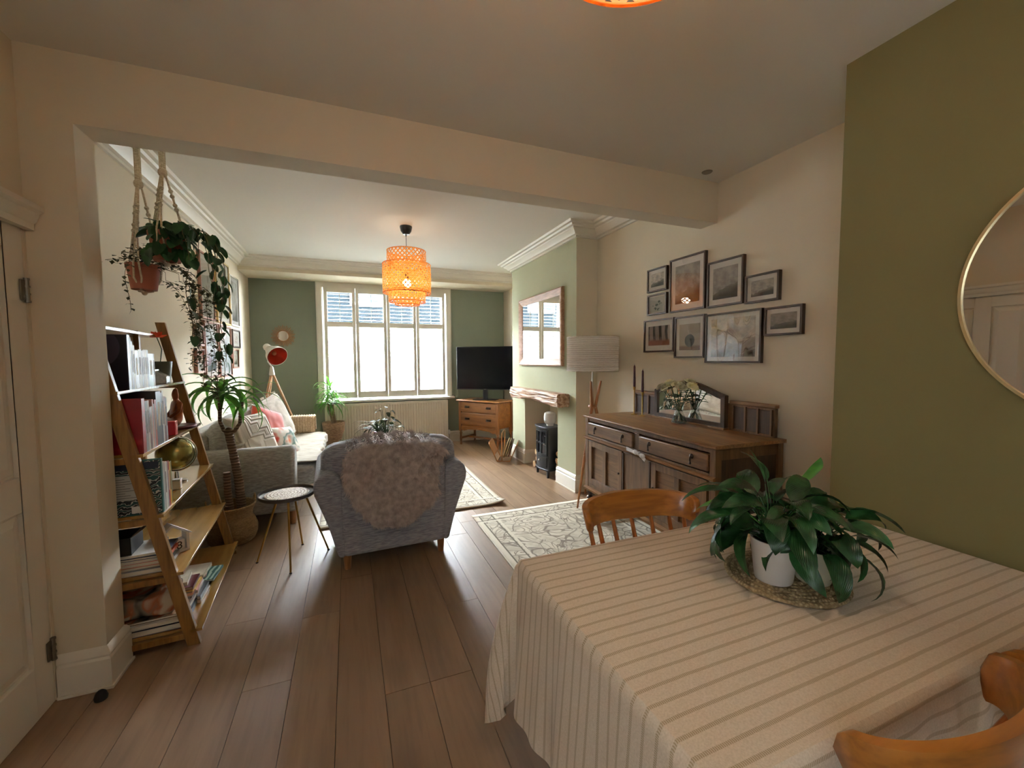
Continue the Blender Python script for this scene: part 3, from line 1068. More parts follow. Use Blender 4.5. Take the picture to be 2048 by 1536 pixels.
# ---- coffee table with glass top and its plants
ct = T('coffee_table', 'glass topped coffee table standing behind the armchair', 'table', (.28, 5.2, 0))
MB().box(-.14, .72, 4.85, 5.60, .44, .452).build('glass_top', glass('greenish_glass', (.72, .84, .78), 3.), ct, smooth=False)
fm = MB()
for x in (-.12, .70):
    for y in (4.87, 5.58):
        MB().box(x - .015, x + .015, y - .015, y + .015, .01, .44).build('leg', M_black, ct, bevel=.002)
fm.box(-.12, .70, 4.86, 4.88, .42, .44).box(-.12, .70, 5.57, 5.59, .42, .44).box(-.13, -.11, 4.87, 5.58, .42, .44).box(.69, .71, 4.87, 5.58, .42, .44)
fm.build('frame', M_black, ct)
fm = MB().box(-.12, .70, 4.87, 5.58, .15, .165)
fm.build('lower_shelf', wood('dark_stained_shelf', '3c2a1e', '59402e', 'X'), ct)
# ============================================================ front room: hard furniture
# ---- radiator
ra = T('radiator', 'white ribbed panel radiator under the window', 'radiator', (.61, 7.1, .1))
M_rad = plain('radiator_enamel', 'e6e1d4', .4, var=.01)
mb = MB()
ribs = 44
xa, xb = -.36, 1.585
prof = []
for i in range(ribs):
    a = xa + .03 + (xb - xa - .06) * i / ribs
    p = (xb - xa - .06) / ribs
    prof += [(a, 7.085), (a + p * .15, 7.075), (a + p * .6, 7.075), (a + p * .75, 7.085)]
poly = [(xa, 7.08)] + prof + [(xb, 7.08), (xb, 7.10), (xa, 7.10)]
mb.prism(poly, .15, .72, 'z')
mb.box(xa, xb, 7.078, 7.10, .72, .745).box(xa, xb, 7.078, 7.10, .115, .15)
mb.build('front_panel', M_rad, ra, smooth=False)
MB().box(xa, xb, 7.075, 7.17, .745, .757).box(xa - .004, xa, 7.075, 7.17, .12, .757).box(xb, xb + .004, 7.075, 7.17, .12, .757).build('casing', M_rad, ra, smooth=False)
MB().cyl((xb + .03, 7.12, 0), (xb + .03, 7.12, .17), .008).cyl((xb, 7.12, .15), (xb + .03, 7.12, .15), .008).build('pipe', M_chrome, ra)
MB().lathe([(.016, .15), (.02, .16), (.02, .21), (.014, .225), (0, .225)], (xb + .03, 7.12, 0), 14).build('valve', plain('white_plastic', 'e8e8e4', .4), ra)
MB().box(xa + .2, xa + .24, 7.17, 7.19, .2, .6).box(xb - .24, xb - .2, 7.17, 7.19, .2, .6).box(xa + .2, xa + .24, 7.19, 7.2, .2, .6).build('bracket', M_rad, ra, smooth=False)

# ---- chest of drawers and television in the corner
M_pine = wood('honey_oak', '70451f', '925e2e', 'X', .8, .35, coat=.2)
M_pineZ = wood('honey_oak_upright', '6c411e', '8a5629', 'Z', .8, .35, coat=.2)
ang = math.atan2(6.2 - 6.9, 2.2 - 1.72)      # direction of the front
ch = T('chest_of_drawers', 'honey coloured wooden chest with two long drawers and turned legs under the television', 'chest', (1.72, 6.9, 0), ang)
Wd, Dp = .85, .44
M0 = dict(world=False)
bx = MB().box(.02, Wd - .02, .02, Dp, .30, .75)
MB().box(.03, Wd - .03, .03, Dp, .32, .74).build('carcass', M_pine, ch, bevel=.003, **M0)
MB().prism([(-.015, .752), (-.02, .76), (-.018, .772), (.0, .776), (Dp + .01, .776), (Dp + .01, .752)], -.02, Wd + .02, 'x').build('top', M_pine, ch, bevel=.003, **M0)
for z0, z1 in ((.575, .735), (.355, .555)):
    dr = MB().box(.05, Wd - .05, .012, .04, z0, z1).build('drawer', M_pine, ch, bevel=.006, **M0)
    for hx in (.20, Wd - .20):
        h = MB().box(hx - .045, hx + .045, .006, .012, (z0 + z1) / 2 - .012, (z0 + z1) / 2 + .02)
        h.tube([(hx - .035, .006, (z0 + z1) / 2 + .008), (hx - .03, -.016, (z0 + z1) / 2 - .004), (hx, -.02, (z0 + z1) / 2 - .008), (hx + .03, -.016, (z0 + z1) / 2 - .004), (hx + .035, .006, (z0 + z1) / 2 + .008)], .006, 8)
        h.build('handle', plain('dark_bronze', '2c2018', .4, metal=.8), dr, **M0)
ap = [(.05, .32), (.05, .26), (.12, .245), (.2, .27), (.42, .285), (.65, .27), (Wd - .12, .245), (Wd - .05, .26), (Wd - .05, .32)]
MB().prism(ap, .02, .04, 'y').build('apron', M_pine, ch, **M0)
for lx in (.035, Wd - .035):
    for ly in (.035, Dp - .03):
        MB().box(lx - .025, lx + .025, ly - .025, ly + .025, .24, .745).lathe([(.024, .24), (.018, .22), (.026, .20), (.018, .18), (.022, .10), (.014, .04), (.02, .02), (.014, 0)], (lx, ly, 0), 14).build('leg', M_pineZ, ch, **M0)
MB().box(.035, Wd - .035, Dp * .5 - .015, Dp * .5 + .015, .10, .13).box(.02, .05, .03, Dp - .03, .10, .13).box(Wd - .05, Wd - .02, .03, Dp - .03, .10, .13).build('stretcher', M_pineZ, ch, **M0)
tv = T('television', 'large flat black television standing on the wooden chest', 'television', (1.69, 6.85, .78), math.atan2(6.3 - 6.85, 2.46 - 1.69))
tw = 1.0
M_tvs = plain('tv_screen', '08090d', .15, var=.0, spec=.2)
MB().box(0, tw, .02, .06, .17, .89).build('casing', M_black, tv, bevel=.004, **M0)
MB().box(.008, tw - .008, .016, .0205, .185, .882).build('screen', M_tvs, tv, smooth=False, **M0)
MB().box(.25, tw - .25, .05, .10, .22, .60).build('back_cover', M_black, tv, bevel=.01, **M0)
MB().box(.46, .54, .03, .055, .0, .20).box(.3, .7, -.04, .14, 0, .012).build('stand', M_black, tv, bevel=.003, **M0)
MB().box(.48, .52, .0155, .0205, .174, .18).build('badge', M_chrome, tv, smooth=False, **M0)

# ---- sunburst mirror
sm = T('sunburst_mirror', 'small round wall mirror with a rattan sunburst frame', 'mirror', (-.915, 7.19, 1.83))
MB().lathe([(0, 0), (.072, 0), (.075, .004), (0, .005)], n=32, M=Matrix.Translation((-.915, 7.185, 1.83)) @ Matrix.Rotation(R(90), 4, 'X')).build('mirror_glass', M_mirror, sm)
M_rat = plain('rattan_cane', '94683f', .6, var=.2, scale=60)
mb = MB()
for k in range(24):
    t = 2 * PI * k / 24
    mb.tube([(-.915 + .08 * math.cos(2 * PI * (k + i) / 24), 7.18, 1.83 + .08 * math.sin(2 * PI * (k + i) / 24)) for i in (0, 1)], .006, 6)
mb.build('rim', M_rat, sm)
for k in range(36):
    t = 2 * PI * k / 36
    ra_, rb = .078, (.165 if k % 2 else .15)
    o = MB().tube([(-.915 + ra_ * math.cos(t), 7.185, 1.83 + ra_ * math.sin(t)), (-.915 + rb * math.cos(t), 7.182, 1.83 + rb * math.sin(t))], .0058, 5).build('cane_ray', M_rat, sm)

# ---- tripod lamp with a white and copper spotlight head
tl = T('tripod_lamp', 'white spotlight floor lamp with copper lining on wooden tripod legs', 'lamp', (-1.0, 6.62, 0))
M_ash = wood('pale_ash_leg', 'a37a52', 'c29a70', 'Z', 1, .5)
top = V((-1.0, 6.62, 1.30))
for f in ((-.50, 6.42), (-1.27, 6.50), (-1.22, 6.96)):
    d = (V((f[0], f[1], 0)) - top)
    MB().tube([top + d * .03, top + d * .5, V((f[0], f[1], 0.002))], [.017, .016, .011], 10).build('leg', M_ash, tl)
M_wmet = plain('white_metal', 'e0dcd2', .4)
MB().lathe([(.012, 1.38), (.022, 1.36), (.038, 1.26), (.034, 1.25), (0, 1.25)], (-1.0, 6.62, 0), 16).build('hub', M_wmet, tl)
# the head: axis pointing down right and towards the room
ax = V((.50, -.72, -.42)).normalized()
hc = V((-.94, 6.52, 1.545))
q = V((0, 0, 1)).rotation_difference(ax).to_matrix().to_4x4()
HM = Matrix.Translation(hc) @ q
MB().lathe([(.03, -.26), (.045, -.25), (.05, -.20), (.036, -.185), (.055, -.16), (.075, -.10), (.08, -.06), (.12, .0), (.135, .06), (.137, .075), (.131, .075)], n=32, M=HM, close=False).lathe([(0, -.262), (.03, -.26)], n=32, M=HM, close=False).build('lamp_shade', M_wmet, tl, angle=60)
MB().lathe([(.131, .0745), (.128, .055), (.112, .0), (.075, -.05), (.045, -.08), (0, -.082)], n=32, M=HM, close=False).build('shade_lining', plain('copper_lining', 'b5402a', .3, metal=.55), tl, angle=60)
MB().sphere(tuple(HM @ V((0, 0, -.02))), .03).build('bulb', plain('frosted_bulb', 'b07050', .2), tl)
MB().tube([(-1.0, 6.62, 1.37), (-1.04, 6.60, 1.44), HM @ V((.0, 0, -.17))], .010, 8).tube([HM @ V((.05, .04, -.17)), HM @ V((-.05, -.04, -.17))], .012, 10).build('swivel_arm', M_wmet, tl)

# ---- white ribbed shade floor lamp
fl_ = T('floor_lamp', 'white pleated drum shade floor lamp on leaning wooden legs beside the chimney', 'lamp', (2.245, 3.52, 0))
lc = (2.245, 3.52, 0)
sh = NT('white_ribbed_shade')
wvv = sh.n('ShaderNodeTexWave', bands_direction='Z', i_Scale=16.0, i_Distortion=1.2)
wvv.inputs['Detail Scale'].default_value = 8
sh.l(sh.coord(), wvv.inputs['Vector'])
sh.col(sh.ramp(wvv.outputs['Fac'], [(.2, 'e0dad2'), (.7, 'faf7f2')]))
sh.bump(wvv.outputs['Fac'], .5, .006)
sh.p(Roughness=.8)
tlb = sh.n('ShaderNodeBsdfTranslucent')
tlb.inputs[0].default_value = (.85, .82, .76, 1)
mx = sh.n('ShaderNodeMixShader')
mx.inputs[0].default_value = .3
sh.l(sh.b.outputs[0], mx.inputs[1])
sh.l(tlb.outputs[0], mx.inputs[2])
sh.l(mx.outputs[0], sh.out.inputs[0])
def shaderings(a, b):
    t = a * 2 * PI
    z = 1.335 + .33 * b
    r = .252 + .004 * math.sin(b * 22 * 2 * PI) * (0 if b in (0, 1) else 1)
    return V((lc[0] + r * math.cos(t), lc[1] + r * math.sin(t), z))
mb = MB()
mb.grid(shaderings, 64, 120, closeu=True)
o = mb.build('lamp_shade', sh.m, fl_, angle=180)
MB().lathe([(.245, 0), (.254, 0), (.254, .008), (.245, .008), (.245, 0)], (lc[0], lc[1], 1.331), 48, close=False).lathe([(.245, .33), (.254, .33), (.254, .338), (.245, .338), (.245, .33)], (lc[0], lc[1], 1.331), 48, close=False).build('shade_trim', M_pale, fl_)
MB().cyl((lc[0], lc[1], .80), (lc[0], lc[1], 1.42), .0075).build('pole', plain('satin_nickel', 'c8c2b8', .3, metal=1.), fl_)
MB().tube([(lc[0] + .24 * math.cos(k), lc[1] + .24 * math.sin(k), 1.40) if abs(s) else (lc[0], lc[1], 1.40) for k, s in ((0, 1), (0, 0), (2.1, 1), (0, 0), (4.2, 1))], .003, 6).build('shade_spider', M_chrome, fl_)
M_walnutleg = wood('warm_beech_leg', '9a6236', 'b97f4e', 'Z', 1, .45)
for (tx, ty), (bx_, by) in (((2.20, 3.48), (2.03, 3.44)), ((2.33, 3.50), (2.44, 3.34)), ((2.27, 3.57), (2.34, 3.80))):
    a, b = V((tx, ty, 1.235)), V((bx_, by, .0))
    k = V((lc[0] + (tx - lc[0]) * .35, lc[1] + (ty - lc[1]) * .35, .98))
    M_ = MB()
    M_.tube([a, k * .5 + a * .5 + V((0, 0, 0)), k, k.lerp(b, .5), b], [.010, .014, .017, .015, .009], 10)
    M_.build('leg', M_walnutleg, fl_)
MB().lathe([(0, .96), (.035, .965), (.04, .98), (.035, .995), (0, 1.0)], (lc[0], lc[1], 0), 18).build('hub', M_walnutleg, fl_)
MB().tube([(2.115, 3.46, .52), (2.33, 3.44, .52), (2.30, 3.69, .52), (2.115, 3.46, .52)], .008, 8).build('brace', M_walnutleg, fl_)

# ---- oak beam mantel
mb = MB()
rm = random.Random(8)
def beam(a, b):
    y = 4.02 + 1.40 * a
    t = b * 2 * PI
    # square-ish section, waney front
    cx, cz = 2.19, .995
    e = 6
    c, s_ = math.cos(t), math.sin(t)
    rr = (abs(c) ** e + abs(s_) ** e) ** (-1 / e)
    x, z = cx + .08 * rr * c, cz + .075 * rr * s_
    if c < 0:
        k = min(1, -c * 1.5)
        x += k * (.016 * noise.noise(V((y * 4, s_ * 5, 1))) + .016 * noise.noise(V((y * 3, s_ * 16, 5))))
        z += .018 * noise.noise(V((y * 3, s_, 9))) * k
    if s_ < -.3:
        z += .02 * math.sin(a * PI) + .012 * noise.noise(V((y * 3, c * 2, 4)))
    return V((x, y, z))
mb.grid(beam, 90, 64, flip=True)
mb.v = [p for p in mb.v]
k0 = [j * 90 for j in range(64)]
k1 = [j * 90 + 89 for j in range(64)]
mb.f += [tuple(k0[:-1]), tuple(k1[:-1][::-1])]
mb.mi += [0, 0]
bmn = NT('waney_oak')
nz = bmn.n('ShaderNodeTexNoise', i_Scale=1.0, i_Detail=4.0, i_Distortion=.5)
bmn.l(bmn.coord((26, 2.5, 26)), nz.inputs['Vector'])
bmn.col(bmn.ramp(nz.outputs[0], [(.3, '6b4630'), (.5, 'b58f72'), (.68, 'd8c2ac')]))
bmn.bump(nz.outputs[0], .8, .01)
bmn.p(Roughness=.55)
tag(mb.build('mantel_beam', bmn.m, None, angle=50), 'rustic waney edged oak beam mounted as a mantel above the fireplace', 'mantel')

# ---- stove and fireplace things
sv = T('stove', 'small black stove style heater standing in the fireplace', 'stove', (2.36, 4.62, 0))
M_iron = plain('black_cast_iron', '15171c', .38, var=.1, spec=.6)
sx0, sx1, sy0, sy1 = 2.20, 2.45, 4.46, 4.80
def bowed(y0, y1, x, bow, n=8):
    return [(x - bow * math.sin(PI * i / n), y0 + (y1 - y0) * i / n) for i in range(n + 1)]
MB().prism(bowed(sy0, sy1, sx0 + .03, .03) + [(sx1, sy1), (sx1, sy0)], .10, .60, 'z').build('body', M_iron, sv, angle=30)
MB().prism(bowed(sy0 - .015, sy1 + .015, sx0 + .01, .035) + [(sx1, sy1 + .015), (sx1, sy0 - .015)], .60, .625, 'z').build('top_plate', M_iron, sv, angle=30, bevel=.004)
MB().prism(bowed(sy0 - .01, sy1 + .01, sx0 + .015, .035) + [(sx1, sy1 + .01), (sx1, sy0 - .01)], .085, .105, 'z').build('base_plate', M_iron, sv, angle=30, bevel=.004)
for y in (sy0 + .015, sy1 - .03):
    for x in (sx0 + .03, sx1 - .03):
        MB().prism([(x - .012, .0), (x + .012, 0), (x + .018, .09), (x - .018, .09)], y - .01, y + .012, 'y').build('leg', M_iron, sv, bevel=.002)
dy0, dy1 = sy0 + .03, sy1 - .03
def arc_strip(z0, z1, x, bow, y0, y1, th=.01, n=8):
    p = bowed(y0, y1, x, bow, n)
    return MB().prism([(a - th, b) for a, b in p] + [(a, b) for a, b in p[::-1]], z0, z1, 'z')
dm = arc_strip(.27, .29, sx0 + .025, .03, dy0, dy1, .014)
for z0, z1 in ((.56, .58), (.41, .425)):
    p = arc_strip(z0, z1, sx0 + .025, .03, dy0, dy1, .014)
    dm.add(p.v, p.f)
for i in range(4):
    y = dy0 + (dy1 - dy0) * i / 3
    xx = sx0 + .025 - .03 * math.sin(PI * i / 3)
    dm.box(xx - .014, xx, y - .008, y + .008, .27, .58)
dmo = dm.build('door', M_iron, sv, angle=30)
arc_strip(.28, .57, sx0 + .022, .028, dy0, dy1, .003).build('glass_pane', plain('smoked_glass', '20242c', .08), dmo, angle=30)
MB().sphere((sx0 - .012, dy0 + .01, .42), .010).build('door_knob', M_chrome, dmo)
dd = arc_strip(.13, .25, sx0 + .025, .03, dy0, dy1, .012).build('ash_drawer', M_iron, sv, angle=30)
MB().sphere((sx0 - .02, (dy0 + dy1) / 2, .20), .012).build('drawer_knob', plain('pale_ceramic', 'd9d3c4', .3), dd)
df = T('aroma_diffuser', 'white dome shaped diffuser on top of the black stove', 'diffuser', (2.32, 4.60, .626))
MB().lathe([(.045, 0), (.045, .02), (.06, .03), (.075, .05), (.078, .12), (.07, .155), (.05, .17), (0, .176)], (2.32, 4.60, .626), 24).build('body', plain('diffuser_white', 'ecebe6', .25), df)
for k in (-.01, .012):
    MB().cyl((2.242, 4.60 + k, .69), (2.247, 4.60 + k, .69), .005, n=8).build('button', M_black, df)
M_bark = plain('log_bark', '6b4a33', .9, var=.4, scale=40, bump=.9, bscale=60)
M_cut = NT('cut_log_end')
wv = M_cut.n('ShaderNodeTexWave', wave_type='RINGS', rings_direction='Y', i_Scale=30.0, i_Distortion=2.0)
M_cut.l(M_cut.coord(), wv.inputs['Vector'])
M_cut.col(M_cut.ramp(wv.outputs['Fac'], [(.2, 'a77f55'), (.7, 'cfae82')]))
def log(loc, r, L, ry, label, i):
    t = T('log', label, 'log', loc, ry, 'split logs stacked around the stove')
    q = random.Random(i)
    pr = [(r * (1 + q.uniform(-.15, .12)) * math.cos(a), r * (1 + q.uniform(-.15, .12)) * math.sin(a)) for a in [2 * PI * k / 9 for k in range(9)]]
    MB().prism(pr, 0, L, 'x').build('bark', M_bark, t, world=False, angle=60)
    MB().prism([(a * .9, b * .9) for a, b in pr], -.003, 0, 'x').build('cut_end', M_cut.m, t, world=False)
pos = [(2.30, 4.90, .055, .05), (2.29, 5.005, .05, .048), (2.305, 4.945, .14, .048), (2.30, 4.895, .225, .045), (2.31, 4.99, .215, .042), (2.31, 4.94, .30, .042), (2.32, 4.90, .37, .035)]
desc = ['bottom right', 'bottom left', 'second row', 'third row right', 'third row left', 'fourth row', 'topmost']
for i, (x_, y_, z_, r_) in enumerate(pos):
    log((x_, y_, z_), r_, .22, 0, 'split log to the left of the black stove, ' + desc[i] + ' of its stack', i)
pos = [(2.30, 4.375, .055, .045), (2.31, 4.38, .145, .043), (2.30, 4.375, .23, .042), (2.31, 4.38, .31, .036)]
for i, (x_, y_, z_, r_) in enumerate(pos):
    log((x_, y_, z_), r_, .22, 0, 'split log to the right of the black stove, ' + ['bottom', 'second from the floor', 'third from the floor', 'topmost'][i] + ' of its stack', 20 + i)
# wire log holder with a round cut slice and logs in it
lh = T('log_holder', 'copper wire magazine rack on the floor beside the fireplace', 'rack', (2.08, 5.58, 0), R(-28))
def rail(pts, nm='wire_frame', r=.008):
    MB().tube(pts, r, 8).build(nm, plain('copper_wire', 'a97b52', .35, metal=.7), lh, world=False)
for y in (-.16, .16):
    rail([(-.13, y, .10), (-.09, y, .012), (.09, y, .012), (.13, y, .10)])
rail([(-.13, -.16, .10), (-.13, .16, .10)])
rail([(.13, -.16, .10), (.13, .16, .10)])
rail([(-.13, -.16, .10), (-.20, -.16, .26), (-.205, -.14, .28), (-.205, .14, .28), (-.20, .16, .26), (-.13, .16, .10)])
rail([(.13, -.16, .10), (.20, -.16, .26), (.205, -.14, .28), (.205, .14, .28), (.20, .16, .26), (.13, .16, .10)])
rail([(-.02, -.16, .012), (-.02, -.165, .38), (-.02, -.14, .41), (-.02, .14, .41), (-.02, .165, .38), (-.02, .16, .012)])
rail([(-.09, -.16, .012), (-.09, .16, .012)])
rail([(.09, -.16, .012), (.09, .16, .012)])
MB().add([(-.132, -.15, .102), (-.132, .15, .102), (-.203, .14, .275), (-.203, -.14, .275), (-.128, -.15, .102), (-.128, .15, .102), (-.199, .14, .275), (-.199, -.14, .275)], [(0, 1, 2, 3), (4, 7, 6, 5), (0, 4, 5, 1), (1, 5, 6, 2), (2, 6, 7, 3), (3, 7, 4, 0)]).build('side_panel', plain('tan_leather', '9c6f4c', .6), lh, world=False)
for i, (dx, rr, c, lab) in enumerate(((.03, .15, 'b9a47c', 'pale round woven mat'), (.062, .14, 'c0aa84', 'second pale round mat'), (.095, .135, '5a3d2a', 'dark brown round mat'))):
    t = T('woven_mat', lab + ' standing in the copper wire rack', 'mat', (2.08, 5.58, 0), R(-28), 'round mats in the wire rack')
    MM = Matrix.Translation((dx, .0, .175)) @ Matrix.Rotation(R(16), 4, 'Y') @ Matrix.Rotation(R(90), 4, 'Y')
    MB().lathe([(0, -.006), (rr, -.006), (rr + .004, 0), (rr, .006), (0, .006)], n=32, M=MM).build('disc', plain('mat_' + c, c, .8, var=.25, scale=50, bump=.8), t, world=False)

# ---- framed pine mirror over the mantel
pm = T('wall_mirror', 'rectangular pine framed mirror on the green chimney breast', 'mirror', (2.26, 4.77, 1.37))
fm = MB()
ya, yb, za, zb, fw = 4.14, 5.40, 1.37, 2.265, .085
MPn = wood('aged_pine', 'a07658', 'c49c80', 'Y', 1, .5)
fx = X0 - .001
def frame_side(p0, p1, inward, up, name, parent, mat, prof):
    """moulded frame member between outer corners p0,p1 (mitred); prof: list of (inset, height off wall)"""
    d = (p1 - p0).normalized()
    vs = []
    for k, (i_, h) in enumerate(prof):
        vs.append(p0 + d * i_ + inward * i_ + up * h)
    for k, (i_, h) in enumerate(prof):
        vs.append(p1 - d * i_ + inward * i_ + up * h)
    n = len(prof)
    fs = [(k, (k + 1) % n, (k + 1) % n + n, k + n) for k in range(n)] + [tuple(range(n))[::-1], tuple(range(n, 2 * n))]
    return MB().add(vs, fs)
def make_frame(parent, corner, ux, uz, up, wdt, hgt, prof, mat, name='frame'):
    c = V(corner)
    P = [c, c + ux * wdt, c + ux * wdt + uz * hgt, c + uz * hgt]
    inn = [uz, -ux, -uz, ux]
    mb = MB()
    for k in range(4):
        m = frame_side(P[k], P[(k + 1) % 4], inn[k], up, name, parent, mat, prof)
        mb.add(m.v, m.f)
    return mb.build(name, mat, parent, angle=25)
make_frame(pm, (fx, ya, za), V((0, 1, 0)), V((0, 0, 1)), V((-1, 0, 0)), yb - ya, zb - za, [(0, 0), (0, .03), (.012, .04), (.03, .036), (.06, .026), (.085, .016), (.09, 0)], MPn)
MB().box(fx - .010, fx - .002, ya + .08, yb - .08, za + .08, zb - .08).build('mirror_glass', M_mirror, pm, smooth=False)

# ============================================================ framed pictures
def artmat(name, kind, a, b, c, seed=0):
    s = NT(name)
    tc = s.n('ShaderNodeTexCoord')
    sep = s.n('ShaderNodeSeparateXYZ')
    s.l(tc.outputs['UV'], sep.inputs[0])
    nz = s.n('ShaderNodeTexNoise', i_Scale=3.0, i_Detail=5.0)
    nz.noise_dimensions = '4D'
    nz.inputs['W'].default_value = seed
    s.l(tc.outputs['UV'], nz.inputs['Vector'])
    def math_(op, x, y):
        m = s.n('ShaderNodeMath', operation=op)
        for i, v in ((0, x), (1, y)):
            if isinstance(v, (int, float)):
                m.inputs[i].default_value = v
            else:
                s.l(v, m.inputs[i])
        return m.outputs[0]
    if kind == 'hills':
        h = math_('ADD', sep.outputs[1], math_('MULTIPLY', nz.outputs[0], .45))
        h = math_('SUBTRACT', h, math_('MULTIPLY', sep.outputs[0], .25))
        ca, cb_, cc = lin(a), lin(b), lin(c)
        n2 = s.n('ShaderNodeTexNoise', i_Scale=5.0, i_Detail=4.0)
        s.l(tc.outputs['UV'], n2.inputs['Vector'])
        sky_ = s.ramp(n2.outputs[0], [(.35, tuple(x * .8 for x in cc)), (.65, tuple(min(1, x * 1.6) for x in cc))])
        land = s.ramp(h, [(.22, tuple(x * .35 for x in ca)), (.34, tuple(x * .75 for x in cb_)), (.43, tuple(x * 1.1 for x in cb_))])
        mk = math_('GREATER_THAN', h, .44)
        s.col(s.mix(mk, land, sky_))
    elif kind == 'trees':
        wv = s.n('ShaderNodeTexWave', bands_direction='X', i_Scale=1.1, i_Distortion=2.5)
        s.l(tc.outputs['UV'], wv.inputs['Vector'])
        col = s.ramp(wv.outputs['Fac'], [(.25, b), (.45, c)])
        lt = s.n('ShaderNodeMapRange', i_1=.28, i_2=.42)
        s.l(math_('ADD', sep.outputs[1], math_('MULTIPLY', nz.outputs[0], .15)), lt.inputs[0])
        s.col(s.mix(lt.outputs[0], a, col))
    elif kind == 'plant':
        vo = s.n('ShaderNodeTexVoronoi', i_Scale=5.0)
        s.l(tc.outputs['UV'], vo.inputs['Vector'])
        dx = math_('ABSOLUTE', math_('SUBTRACT', sep.outputs[0], .5), 0)
        dy = math_('MULTIPLY', math_('ABSOLUTE', math_('SUBTRACT', sep.outputs[1], .5), 0), .55)
        m = math_('LESS_THAN', math_('ADD', math_('ADD', dx, dy), math_('MULTIPLY', nz.outputs[0], .5)), .56)
        m2 = math_('LESS_THAN', vo.outputs['Distance'], .42)
        s.col(s.mix(math_('MULTIPLY', m, m2), c, s.ramp(nz.outputs[0], [(.4, a), (.6, b)])))
    else:
        dx = math_('SUBTRACT', sep.outputs[0], .5)
        dy = math_('SUBTRACT', sep.outputs[1], .36)
        rr = math_('SQRT', math_('ADD', math_('MULTIPLY', dx, dx), math_('MULTIPLY', dy, dy)), 0)
        m = math_('LESS_THAN', math_('ADD', rr, math_('MULTIPLY', nz.outputs[0], .12)), .30)
        bgc = s.ramp(sep.outputs[1], [(.12, a), (.2, c), (.9, c)])
        s.col(s.mix(m, bgc, b))
    s.p(Roughness=.9)
    return s.m
M_mount = plain('white_mount_board', 'ddd8cf', .85, var=.01)
M_pglass = glass('picture_glass', (1., 1., 1.), 1.3, .06)
M_pglassw = glass('picture_acrylic', (1., 1., 1.), 3.5, .5)
def picture(label, wall_x, sgn, y0, y1, z0, z1, mat, fmw, depth, mount, art, group, gl=None, ar=None):
    """sgn -1: hangs on the right wall facing -x; +1 on the left wall facing +x"""
    t = T('framed_print', label, 'picture', (wall_x, (y0 + y1) / 2, z0), 0, group)
    up = V((sgn, 0, 0))
    make_frame(t, (wall_x, y0, z0), V((0, 1, 0)), V((0, 0, 1)), up, y1 - y0, z1 - z0, [(0, 0), (0, depth), (fmw, depth), (fmw, 0)], mat)
    a, b = y0 + fmw, y1 - fmw
    c, d = z0 + fmw, z1 - fmw
    x1, x2 = wall_x + sgn * .004, wall_x + sgn * depth * .55
    MB().box(min(x1, x2), max(x1, x2), a - .002, b + .002, c - .002, d + .002).build('mount', M_mount, t, smooth=False)
    mw, mh = mount
    xx = x2 + sgn * .0015
    q = MB()
    pts = [(xx, a + mw, c + mh), (xx, b - mw, c + mh), (xx, b - mw, d - mh), (xx, a + mw, d - mh)]
    q.v = pts
    q.f = [(0, 1, 2, 3)] if sgn > 0 else [(3, 2, 1, 0)]
    q.mi = [0]
    q.uv = [(0, 0), (1, 0), (1, 1), (0, 1)] if sgn > 0 else [(1, 0), (0, 0), (0, 1), (1, 1)]
    q.build('print', art, t, smooth=False)
    xg = wall_x + sgn * (depth - .004)
    MB().box(xg - .0008, xg + .0008, a, b, c, d).build('glass_pane', gl or M_pglass, t, smooth=False)
    return t
M_dkf = wood('dark_walnut_frame', '33251c', '4a372a', 'Z', 2, .4)
G = 'dark framed prints above the sideboard'
def P_(label, y0, y1, z0, z1, art, mount=(.03, .03), gl=None):
    picture(label, XR, -1, y0, y1, z0, z1, M_dkf, .013, .028, mount, art, G, gl)
P_('small landscape print of misty hills, top left of the gallery', 2.80, 3.045, 2.035, 2.235, artmat('art_misty_hills', 'hills', '5a554e', '7a746a', 'b0a89c', 1))
P_('large tall print in the top row reflecting the orange lamp', 2.395, 2.765, 1.83, 2.26, artmat('art_tall', 'hills', '5c5348', '7d7466', '8c867c', 2), (.045, .05))
P_('medium tall landscape print with tower, top row right of the largest upright', 2.07, 2.375, 1.825, 2.155, artmat('art_tower', 'hills', '4e463e', '6d645a', '8b847a', 3), (.035, .04))
P_('small wide print of a mountain slope, right end of the top row', 1.815, 2.055, 1.815, 2.0, artmat('art_slope', 'hills', '4c4842', '6e675e', '9c948a', 4), (.028, .028))
P_('small botanical sprig print under the misty hills print', 2.80, 3.04, 1.835, 2.012, artmat('art_sprig', 'plant', '4b524a', '6a7066', 'b8b6aa', 5), (.01, .01))
P_('small square print of bare trees and red leaves, lower left of the gallery', 2.71, 3.08, 1.508, 1.793, artmat('art_trees', 'trees', '7a4428', '3e3430', '998a84', 6), (.04, .045))
P_('medium print of a dark jug, second in the lower row', 2.39, 2.70, 1.455, 1.787, artmat('art_jug', 'jug', '6e4c38', '48433e', '9f8e78', 7), (.035, .05))
P_('largest nearly square print with glossy wavy reflections', 1.925, 2.382, 1.418, 1.777, artmat('art_forest', 'hills', '8c7f70', 'a09282', 'b5a898', 8), (.035, .03), M_pglassw)
P_('small wide dark landscape print, right end of the lower row', 1.665, 1.908, 1.592, 1.772, artmat('art_dark_lake', 'hills', '3e3a36', '57504a', '7b6f66', 9), (.025, .028))
